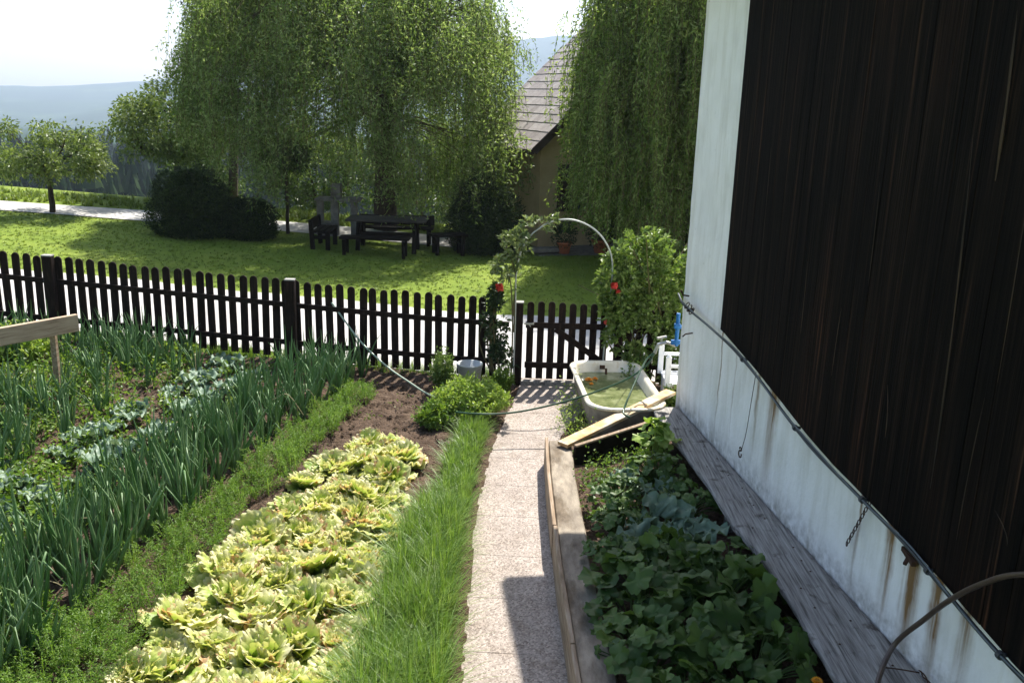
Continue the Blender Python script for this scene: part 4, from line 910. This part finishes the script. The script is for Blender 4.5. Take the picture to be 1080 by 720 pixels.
for r, y in enumerate(np.arange(4.05, 8.3, .20)):
    xl_ = np.interp(y, [4.0,4.44,5.73,7.05,8.1], [-2.1,-2.08,-2.08,-1.82,-1.5]); xr_ = np.interp(y, [4.0,5.67,6.89,8.14], [-.92,-.94,-.90,-1.03])
    n = max(2, int(round((xr_-xl_)/.225)))
    for q in range(n):
        if (r*7+q*5) % 17 == 3: continue
        x = xl_+(xr_-xl_)*(q+.5+.25*(r % 2)-.12)/n+rng.normal(0,.045); yy = y+rng.normal(0,.05)
        o = lp[k % 7] if k < 7 else dup(lp[k % 7], (0,0,0)); s = rng.uniform(.68, 1.08)
        o.location = (x, yy, gz(x)+.015); o.rotation_euler = (rng.uniform(-.4,.4), rng.uniform(-.4,.4), rng.uniform(0,6.28)); o.scale = (s, s, s*rng.uniform(.85,1.35))
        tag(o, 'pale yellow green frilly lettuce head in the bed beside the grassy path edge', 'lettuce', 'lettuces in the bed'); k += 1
print('lettuce', k)

# carrots: feathery row
def feathery(name, pts, n_fr, h, mat, lb, cat, wid, ll=.016):
    st, lf = MB(), MB(); B, D, S = [], [], []
    for (x, y, sc_) in pts:
        z = gz(x, y)+.02
        for q in range(n_fr):
            a = rng.uniform(0, 6.283); L = h*sc_*rng.uniform(.7,1.15); spread = rng.uniform(.15,.75); s = np.linspace(0, 1, 6)
            P = np.stack([x+np.cos(a)*L*spread*s, y+np.sin(a)*L*spread*s, z+L*(s-.35*spread*s**2.2)], -1)
            w = .0018; sd = np.array([-math.sin(a), math.cos(a), 0])*w; kk = 6
            st.add(np.concatenate([P-sd, P+sd]), np.array([(j, j+1, kk+j+1, kk+j) for j in range(kk-1)]))
            m = 46; t = rng.uniform(.3, 1, m); c = np.stack([np.interp(t, s, P[:,i]) for i in range(3)], -1)
            r = wid*(1.15-t)*rng.uniform(.1,1,m); v = rvec(m); v[:,2] *= .5; B.append(c+v*r[:,None]); D.append(v+np.array([np.cos(a)*.5, np.sin(a)*.5, .3]))
    B = np.concatenate(B); D = np.concatenate(D); n = len(B)
    lf.leaves(B, D, rvec(n, 1), rng.uniform(.7,1.5,n)*ll, ll*.42)
    lf.ch += []; 
    for V, Fs in st.ch: lf.add(V, Fs[0]-Fs[0].min())
    return tag(lf.build(name, mat), lb, cat, kind='stuff')
cp = []
for y in np.arange(4.1, 9.9, .075):
    cx = np.interp(y, [4.1,4.85,5.7,7.44,9.74], [-2.35,-2.36,-2.36,-2.10,-1.72]); 
    for q in (-1, 1): cp.append((cx+q*.10+rng.normal(0,.05), y+rng.normal(0,.03), np.interp(y,[4,10],[1.1,.85])*(1+.55*mnoise.noise((cx*3,y*2.6,q)))*rng.uniform(.75,1.15)))
feathery('carrot_tops', cp, 8, .27, M['carrot'], 'feathery green carrot tops growing in a long diagonal row', 'carrots', .055)
cp = [(rng.uniform(-3.2,-2.45), rng.uniform(3.9,5.0), rng.uniform(.8,1.2)) for _ in range(40)]
feathery('parsley', cp, 7, .24, M['carrot'], 'leafy green parsley filling the lower left corner of the bed', 'parsley', .05, .024)

# chives / border grass: blades radiating from tufts
def blades(name, tufts, per, h, mat, lb, cat, w=.0031, lean=.9, seg=5):
    V = []; nt = len(tufts); T = np.repeat(np.asarray(tufts), per, axis=0); n = len(T)
    a = rng.uniform(0, 2*math.pi, n); til = rng.uniform(.02, 1, n)**.8*lean; L = h*T[:,3]*rng.uniform(.55,1.15,n); rr = rng.uniform(0,.05,n)
    b0 = T[:,:3]+np.stack([rr*np.cos(a), rr*np.sin(a), np.zeros(n)], -1)
    s = np.linspace(0, 1, seg); dirh = np.stack([np.cos(a), np.sin(a), np.zeros(n)], -1)
    bx_ = rng.uniform(.6,1.3,n)
    P = b0[:,None,:]+dirh[:,None,:]*(L*til*bx_)[:,None,None]*(s**1.5)[None,:,None]
    P[:,:,2] += L[:,None]*(s[None,:]-.42*til[:,None]*s[None,:]**2.3)
    sd = np.stack([-np.sin(a), np.cos(a), np.zeros(n)], -1)[:,None,:]*(w*(1-.85*s**1.6))[None,:,None]
    G = np.stack([P-sd, P+sd], 2)      # n,seg,2,3
    idx = np.arange(n*seg*2).reshape(n, seg, 2)
    F = np.stack([idx[:,:-1,0], idx[:,:-1,1], idx[:,1:,1], idx[:,1:,0]], -1).reshape(-1, 4)
    b = MB(); b.add(G.reshape(-1,3), F); return tag(b.build(name, mat), lb, cat, kind='stuff')
tf = []
for y in np.arange(3.7, 9.15, .12):
    l = np.interp(y, [3.7,5.4,6.5,7.4,8.4,9.1], [-.80,-.78,-.70,-.55,-.50,-.45]); r = np.interp(y, [3.7,6,7.4,8.4,9.1], [-.36,-.41,-.38,-.33,-.27])
    for q in np.linspace(0, 1, 4 if y < 7 else 3):
        x = l+(r-l)*q+rng.normal(0,.02); tf.append((x, y+rng.normal(0,.05), gz(x)+.01, np.interp(y,[3.7,6.6,7.2,9],[1.05,.95,.62,.62])*rng.uniform(.7,1.15)))
blades('border_grass', tf, 135, .36, M['chive'], 'bright green fine bladed border of chives along the left edge of the path', 'chives')
# lawn and verge grass
n = 9000; xs_ = rng.uniform(-15, 5, n); ys_ = rng.uniform(14.3, 20.6, n)
blades('lawn_grass', [(x, y, gz(x, y), 1) for x, y in zip(xs_, ys_)], 8, .036, M['blade'], 'short mown lawn grass', 'grass', w=.006, seg=3)
xs_ = rng.uniform(-7.6, -.1, 700); blades('fence_grass', [(x, fy(x)+rng.uniform(-.05,.32), gz(x), rng.uniform(.4,1.3)) for x in xs_], 9, .16, M['weed'], 'grass and weeds growing along the foot of the fence', 'grass', w=.004)
blades('far_verge_grass', [(x, 22.4+rng.uniform(0,1.9)-.1*max(0,-x-6), gz(x,22.5+1), rng.uniform(.5,1.3)) for x in rng.uniform(-24, 0, 1800)], 9, .16, M['blade'], 'longer grass on the far verge of the road', 'grass', w=.012)

# broad-leaf weeds and seedlings as ground cover
def cover(name, n, region, ls, mat, lb, cat, hmax=.12):
    B = []
    while len(B) < n:
        x, y = region(); 
        if mnoise.noise((x*1.6, y*1.6, 4)) < rng.uniform(-.5,.35)-.12: continue
        for q in range(rng.integers(5, 12)): B.append((x+rng.normal(0,.04), y+rng.normal(0,.04), gz(x,y)+.035+abs(rng.normal(0, hmax*.5))))
    B = np.array(B); n = len(B); d = rvec(n, .2); b = MB(); b.leaves(B, d, rvec(n, 2.2), rng.uniform(.6,1.4,n)*ls, rng.uniform(.45,.7,n)*ls); return tag(b.build(name, mat), lb, cat, kind='stuff')
def regK():
    y = rng.uniform(4.8, 10.5); l = np.interp(y, [4.8,7,10.5], [-4.8,-4.2,-3.6]); r = np.interp(y, [4.8,7.2,10.5], [-3.2,-3.1,-2.45]); return rng.uniform(l, r), y
cover('seedling_weeds', 4500, regK, .055, M['weed'], 'small green weeds and seedlings between the onion rows', 'weeds')
cover('corner_weeds', 9000, lambda: (rng.uniform(-7,-3.2), rng.uniform(4.6, 7.0)), .055, M['weed'], 'green weeds in front of the left onion patch', 'weeds', .2)
cover('patch_weeds', 17000, lambda: (rng.uniform(-7,-3.7), rng.uniform(6.8, 10.6)), .05, M['weed'], 'green undergrowth between the onions of the left patch', 'weeds', .22)
cover('soil_weeds', 500, lambda: (rng.uniform(-2.0,-.5), rng.choice([rng.uniform(6.2,8.4), rng.uniform(8.4,10.2)])), .028, M['weed'], 'sparse tiny weeds on the bare soil', 'weeds', .03)
cover('tub_weeds', 900, lambda: (rng.uniform(.55,.8), rng.uniform(8.3, 9.9)), .03, M['herb'], 'pale wispy weeds at the side of the bathtub', 'weeds', .3)
cover('bed_weeds', 1500, lambda: (rng.uniform(.62,1.5), rng.uniform(6.6, 8.1)), .035, M['weed'], 'small green weeds at the far end of the raised bed', 'weeds', .12).location.z += .15

# cabbage-like plants
def kohl_mesh(nl, L, mat, name, h=.5, wob=.02, wr=.36):
    b = MB()
    for k in range(nl):
        a = k*2.4+rng.uniform(-.3,.3); LL = L*rng.uniform(.75,1.15); el = rng.uniform(.35,1.1); m = 12; s = np.linspace(0, 1, m)
        ang = el-1.0*s**1.6*rng.uniform(.5,1.1); dx = np.cumsum(np.cos(ang))*LL/m; dz = np.cumsum(np.sin(ang))*LL/m
        P = np.stack([np.cos(a)*(.02+dx), np.sin(a)*(.02+dx), .05+dz], -1)
        W = LL*wr*np.where(s < .28, .05, np.sin(math.pi*np.clip((s-.2)/.84, 0, 1))**.7)*(1+.12*np.sin(s*25+k))
        ph = rng.uniform(0,6); T = np.gradient(P, axis=0); T /= np.linalg.norm(T, axis=1)[:,None]; sd = np.array([-math.sin(a), math.cos(a), 0]); nn = np.cross(T, sd); nn *= np.sign(nn[:,2:3]+1e-6)
        kk = np.linspace(-1, 1, 9); G = P[:,None,:]+sd*(kk[None,:,None]*W[:,None,None])+nn[:,None,:]*((.28*np.abs(kk)[None,:]*W[:,None]+wob*np.abs(kk)[None,:]*np.sin(s[:,None]*16+kk[None,:]*3+ph)*(s[:,None] > .25))[:,:,None]); b.grid(G)
    return b.build(name, mat, smooth=True)
kp = [kohl_mesh(12, .29, M['kohl'], 'kohlrabi_plant', wob=.045, wr=.31) for _ in range(4)]; k = 0
spots = []
for y in np.arange(5.4, 10.3, .36):
    cx = np.interp(y, [5.4,6.37,7.57,9.63], [-3.75,-3.62,-3.38,-2.95]); spots += [(cx+rng.normal(0,.07), y), (cx-.42+rng.normal(0,.07), y+.15)]
for (x, y) in spots:
    o = kp[k % 4] if k < 4 else dup(kp[k % 4], (0,0,0)); s = rng.uniform(.4,.85); o.location = (x, y, gz(x, y)+.02); o.rotation_euler = (0,0,rng.uniform(0,6)); o.scale = (s,)*3
    tag(o, 'low grey green kohlrabi plant in the gap between the two onion patches', 'kohlrabi', 'kohlrabi between the onions'); k += 1
kb = [(1.2,6.35,.95,'bluish kohlrabi with wide silvery leaves in the middle of the raised bed'),(1.38,6.1,.9,'bluish kohlrabi nearest the plank bench in the raised bed'),(1.02,6.0,.9,'bluish kohlrabi left of the pair in the middle of the raised bed'),(1.25,6.9,.8,'smaller bluish kohlrabi behind the others in the raised bed'),(1.0,7.25,.6,'small sunlit kohlrabi with near white leaves at the far end of the raised bed')]
for x, y, s, lb in kb:
    o = dup(kp[k % 4], (x, y, .2), rng.uniform(0, 6), s, lb); o['group'] = 'kohlrabi in the raised bed'; k += 1
# squash plants: round lobed leaves on stalks
def squash_mesh(nl, spread, rl, mat, name, hmin=.14, hmax=.4, lobes=5, lobe_amp=.12):
    b = MB(); st = MB()
    for k in range(nl):
        a = rng.uniform(0, 6.283); d = spread*math.sqrt(rng.uniform(.02,1)); h = hmax-(hmax-hmin)*(d/spread)*rng.uniform(.4,1); c = np.array([d*math.cos(a), d*math.sin(a), h]); R = rl*rng.uniform(.5,1.25)
        nrm = np.array([math.cos(a)*rng.uniform(.0,.8), math.sin(a)*rng.uniform(0,.8), 1.0])+rng.normal(0,.38,3); nrm /= np.linalg.norm(nrm)
        u = np.cross(nrm, [math.sin(a), -math.cos(a), .1]); u /= np.linalg.norm(u); v = np.cross(nrm, u); m = 34; ph = rng.uniform(0, 6)
        V = [c]; th = np.arange(m)*2*math.pi/m
        ser = .035*((np.arange(m) % 2)*2-1)
        for q, f in enumerate((.35,.7,1.0)):
            lob = 1+lobe_amp*.6*f*np.cos(th*lobes+.4*np.sin(th+ph))+.06*f*np.sin(th*9+ph)+.06*np.sin(th*2+ph)+ser*(f > .9); notch = 1-.55*f*np.exp(-((th-math.pi)/.28)**2)
            r = R*f*lob*notch; zz = R*(.16*f**2*np.sin(th*3+ph)+.10*f*np.cos(th*5+ph)*f-.22*f**2+.25*f+.035*f*np.cos(th*10+ph)*(1 if q == 1 else -.6)+.05*f*np.sin(th*7-ph)*f)
            V += list(c+u*(r*np.cos(th))[:,None]+v*(r*np.sin(th))[:,None]+nrm*zz[:,None])
        F = [(0, 1+j, 1+(j+1) % m) for j in range(m)]+[(1+q*m+j, 1+(q+1)*m+j, 1+(q+1)*m+(j+1) % m, 1+q*m+(j+1) % m) for q in range(2) for j in range(m)]
        b.add(V, F); b.tube(smooth_path([(c[0]*.15,c[1]*.15,0),(c[0]*.5,c[1]*.5,h*.65),tuple(c)],7), .0045, 5)
    return b.build(name, mat, smooth=True)
SQ = [(.95,5.35,1.05,'broad leaved squash plant hanging over the coping of the raised bed'),(1.38,5.25,1.1,'broad leaved squash plant against the plank bench in the shaded bed'),(1.15,4.85,1.05,'squash plant in the shaded front part of the raised bed'),(.98,4.25,.8,'squash plant nearest the viewer beside the coping'),(1.42,4.5,.9,'squash plant nearest the viewer beside the dark soil'),(1.1,5.75,.85,'squash plant just in front of the bluish kohlrabi'),(1.58,5.65,.8,'small squash plant tucked under the plank bench')]
SQ2 = [(.84,4.62,.8,'squash plant whose leaves hang furthest over the shaded coping'),(1.55,4.85,.75,'squash plant with leaves under the edge of the plank bench near the marigold'),(1.2,3.95,.85,'squash plant cut off by the bottom edge of the view'),(.80,5.05,.7,'small squash plant between the coping and the broad leaved plants')]
sp_ = [squash_mesh(46, .37, .078, M['squash'], 'squash_plant') for _ in range(4)]
for i, (x, y, s, lb) in enumerate(SQ+SQ2):
    o = sp_[i] if i < 4 else dup(sp_[i % 4], (0,0,0)); o.location = (x, y, .17); o.rotation_euler = (0,0,rng.uniform(0,6)); o.scale = (s,)*3; tag(o, lb, 'squash plant', 'squash plants in the raised bed')
sm = [squash_mesh(60, .26, .042, M['squash'], 'leafy_plant', .08, .3, 3, .2) for _ in range(2)]
for i, (x, y, s, lb) in enumerate(((.85,6.35,1.0,'small leaved green plant beside the coping left of the kohlrabi'),(.92,6.85,1.0,'small leaved green plant in the sunny part of the bed by the coping'),(1.3,7.35,1.1,'small leaved plant by the plank bench in the sunny part of the bed'),(.78,5.85,.9,'small leaved plant at the shadow edge beside the coping'),(1.45,6.75,1.0,'small leaved plant close against the plank bench behind the kohlrabi'))):
    o = sm[i] if i < 2 else dup(sm[i % 2], (0,0,0)); o.location = (x, y, .18); o.rotation_euler = (0,0,rng.uniform(0,6)); o.scale = (s,)*3; tag(o, lb, 'leafy plant', 'small leaved plants in the raised bed')
o = squash_mesh(26, .16, .07, M['herb'], 'bean_plant', .2, .5, 3, .15); o.location = (1.33, 7.8, .18); tag(o, 'bright yellow green bean plant catching the sun at the far corner of the raised bed', 'bean plant')
mg = thing('marigold', (1.72,4.28,.2), 'orange marigold flower at the bottom edge of the raised bed by the plank', 'flower')
b = MB(); b.tube([(1.69,4.30,.17),(1.70,4.29,.42)], .004, 5); b.build('stem', M['squash'], mg)
b = MB(); bloom(b, (1.70,4.29,.42), .035, 30, 4); b.build('petals', M['orange'], mg); b = MB(); b.lathe((1.70,4.29,.425), [(.014,0),(.01,.008),(.001,.01)], 8); b.build('flower_centre', M['stamen'], mg)
# herb clumps near the bucket
def herb(x, y, rx, h, n, ls, mat, lb, grp):
    z = gz(x, y); t = thing('herb_bush', (x, y, z), lb, 'herb', grp); st = MB(); lf = MB(); B, D = [], []
    for k in range(n):
        a = rng.uniform(0, 6.283); r = rx*math.sqrt(rng.random()); tip = np.array([x+r*math.cos(a), y+r*math.sin(a), z+h*(1-.55*(r/rx)**2)*rng.uniform(.75,1.08)]); ba = np.array([x+.25*r*math.cos(a), y+.25*r*math.sin(a), z])
        st.tube([ba, (ba+tip)/2+(0,0,.04), tip], [.003,.0015], 4); m = 26; tt = rng.uniform(.35, 1, m)[:,None]; c = ba+(tip-ba)*tt; v = rvec(m, .3); B.append(c+v*.012); D.append(v+(0,0,.2))
    B = np.concatenate(B); D = np.concatenate(D); m = len(B); lf.leaves(B, D, rvec(m, 1.5), rng.uniform(.6,1.3,m)*ls, ls*.5); st.build('stems', mat, t); lf.build('foliage', mat, t)
herb(-.44, 9.42, .46, .46, 300, .046, M['herb'], 'pale green bushy herb spilling towards the path in front of the bucket', 'herbs beside the path')
herb(-.78, 9.05, .24, .30, 90, .05, M['weed'], 'small mid green herb at the left foot of the pale bushy one', 'herbs beside the path')
herb(-.80, 10.15, .16, .62, 60, .04, M['rose'], 'thin tall weedy herb standing left of the bucket', 'herbs beside the path')
herb(-.1, 10.2, .14, .42, 50, .04, M['weed'], 'green herb at the foot of the gate post beside the climbing rose', 'herbs beside the path')
herb(1.72, 9.35, .13, .5, 60, .05, M['rose'], 'leafy herb between the white chair and the bathtub', 'herbs beside the path')
herb(1.45, 10.2, .22, .5, 90, .045, M['weed'], 'leafy herb between the bathtub and the rose bush', 'herbs beside the path')
for i, (x, y) in enumerate(((-6.9,9.2),(-6.2,9.6),(-5.6,9.9))):
    herb(x, y, .4, .5, 120, .06, M['herb'], ('pale leafy plant at the left edge below the fence','pale leafy plant behind the timber rail','pale leafy plant just left of the thin post, near the fence')[i], 'pale plants behind the timber rail')

# clods and crumbs on the soil
b = MB(); n = 2600; oc = np.array([(1,0,0),(-1,0,0),(0,1,0),(0,-1,0),(0,0,1),(0,0,-1)], float); OF = [(0,2,4),(2,1,4),(1,3,4),(3,0,4),(2,0,5),(1,2,5),(3,1,5),(0,3,5)]
cen = np.stack([rng.uniform(-2.05,-.5,n), rng.uniform(6.0,10.7,n)], -1); rs = np.exp(rng.normal(-4.5,.45,n))
V = oc[None]*rs[:,None,None]*rng.uniform(.5,1.2,(n,6,1)); V[:,:,2] *= .7; V[:,:,0] += cen[:,0,None]; V[:,:,1] += cen[:,1,None]; V[:,:,2] += (g(cen[:,0])+.035)[:,None]
b.add(V.reshape(-1,3), (np.array(OF)[None]+np.arange(n)[:,None,None]*6).reshape(-1,3)); tag(b.build('soil_clods', M['soil']), 'crumbs and clods of dark soil in the bare strip', 'soil', kind='stuff')

# ================================================================== AIR, SKY, SUN, CAMERA
hz_ = MB(); hz_.box((0, 1790, 110), (5400, 3660, 500)); m, nt, N, L = newmat('haze')
v = N.new('ShaderNodeVolumePrincipled'); v.inputs['Color'].default_value = (.68,.79,1,1); v.inputs['Density'].default_value = HAZE_D = .00027; v.inputs['Anisotropy'].default_value = .2
o = N.new('ShaderNodeOutputMaterial'); L.new(v.outputs[0], o.inputs['Volume']); tag(hz_.build('haze', m), kind='stuff')
el, azm = rad(51), rad(18.2)
w = bpy.data.worlds.new('World'); sc.world = w; w.use_nodes = True; nt = w.node_tree; nt.nodes.clear()
sk = nt.nodes.new('ShaderNodeTexSky'); sk.sky_type = 'NISHITA'; sk.sun_disc = False; sk.sun_elevation = el; sk.sun_rotation = azm; sk.air_density = 1.2; sk.dust_density = 3.5; sk.altitude = 700
bg = nt.nodes.new('ShaderNodeBackground'); bg.inputs[1].default_value = .10; ow = nt.nodes.new('ShaderNodeOutputWorld'); nt.links.new(sk.outputs[0], bg.inputs[0]); nt.links.new(bg.outputs[0], ow.inputs[0])
sl = bpy.data.lights.new('sun', 'SUN'); sl.energy = 5.0; sl.angle = rad(.5); sl.color = (1,.96,.88); so = bpy.data.objects.new('sun', sl); COL.objects.link(so)
sd_ = Vector((math.sin(azm)*math.cos(el), math.cos(azm)*math.cos(el), math.sin(el))); so.rotation_euler = sd_.to_track_quat('Z', 'Y').to_euler(); so.location = (0,0,20)
cam = bpy.data.cameras.new('camera'); cam.sensor_width = 36; cam.lens = 32.0; cam.clip_start = .05; cam.clip_end = 9000
co = bpy.data.objects.new('camera', cam); COL.objects.link(co); sc.camera = co
from mathutils import Matrix
p_ = math.atan(255/960); r_ = .03
Fv = Vector((0, math.cos(p_), -math.sin(p_))); u0 = Vector((0, math.sin(p_), math.cos(p_))); r0 = Vector((1,0,0))
Rv = r0*math.cos(r_)+u0*math.sin(r_); Uv = u0*math.cos(r_)-r0*math.sin(r_)
mt = Matrix((Rv, Uv, -Fv)).transposed().to_4x4(); mt.translation = Vector((0,0,3.4)); co.matrix_world = mt
sc.render.engine = 'CYCLES'
cy = sc.cycles; cy.use_denoising = True; cy.max_bounces = 8; cy.diffuse_bounces = 3; cy.glossy_bounces = 3; cy.transmission_bounces = 5; cy.volume_bounces = 1; cy.transparent_max_bounces = 6; cy.caustics_reflective = False; cy.caustics_refractive = False
cy.use_adaptive_sampling = True; cy.adaptive_threshold = .02
vs = sc.view_settings; vs.view_transform = 'Standard'; vs.look = 'None'; vs.exposure = 1.15; vs.gamma = 1; vs.use_curve_mapping = False
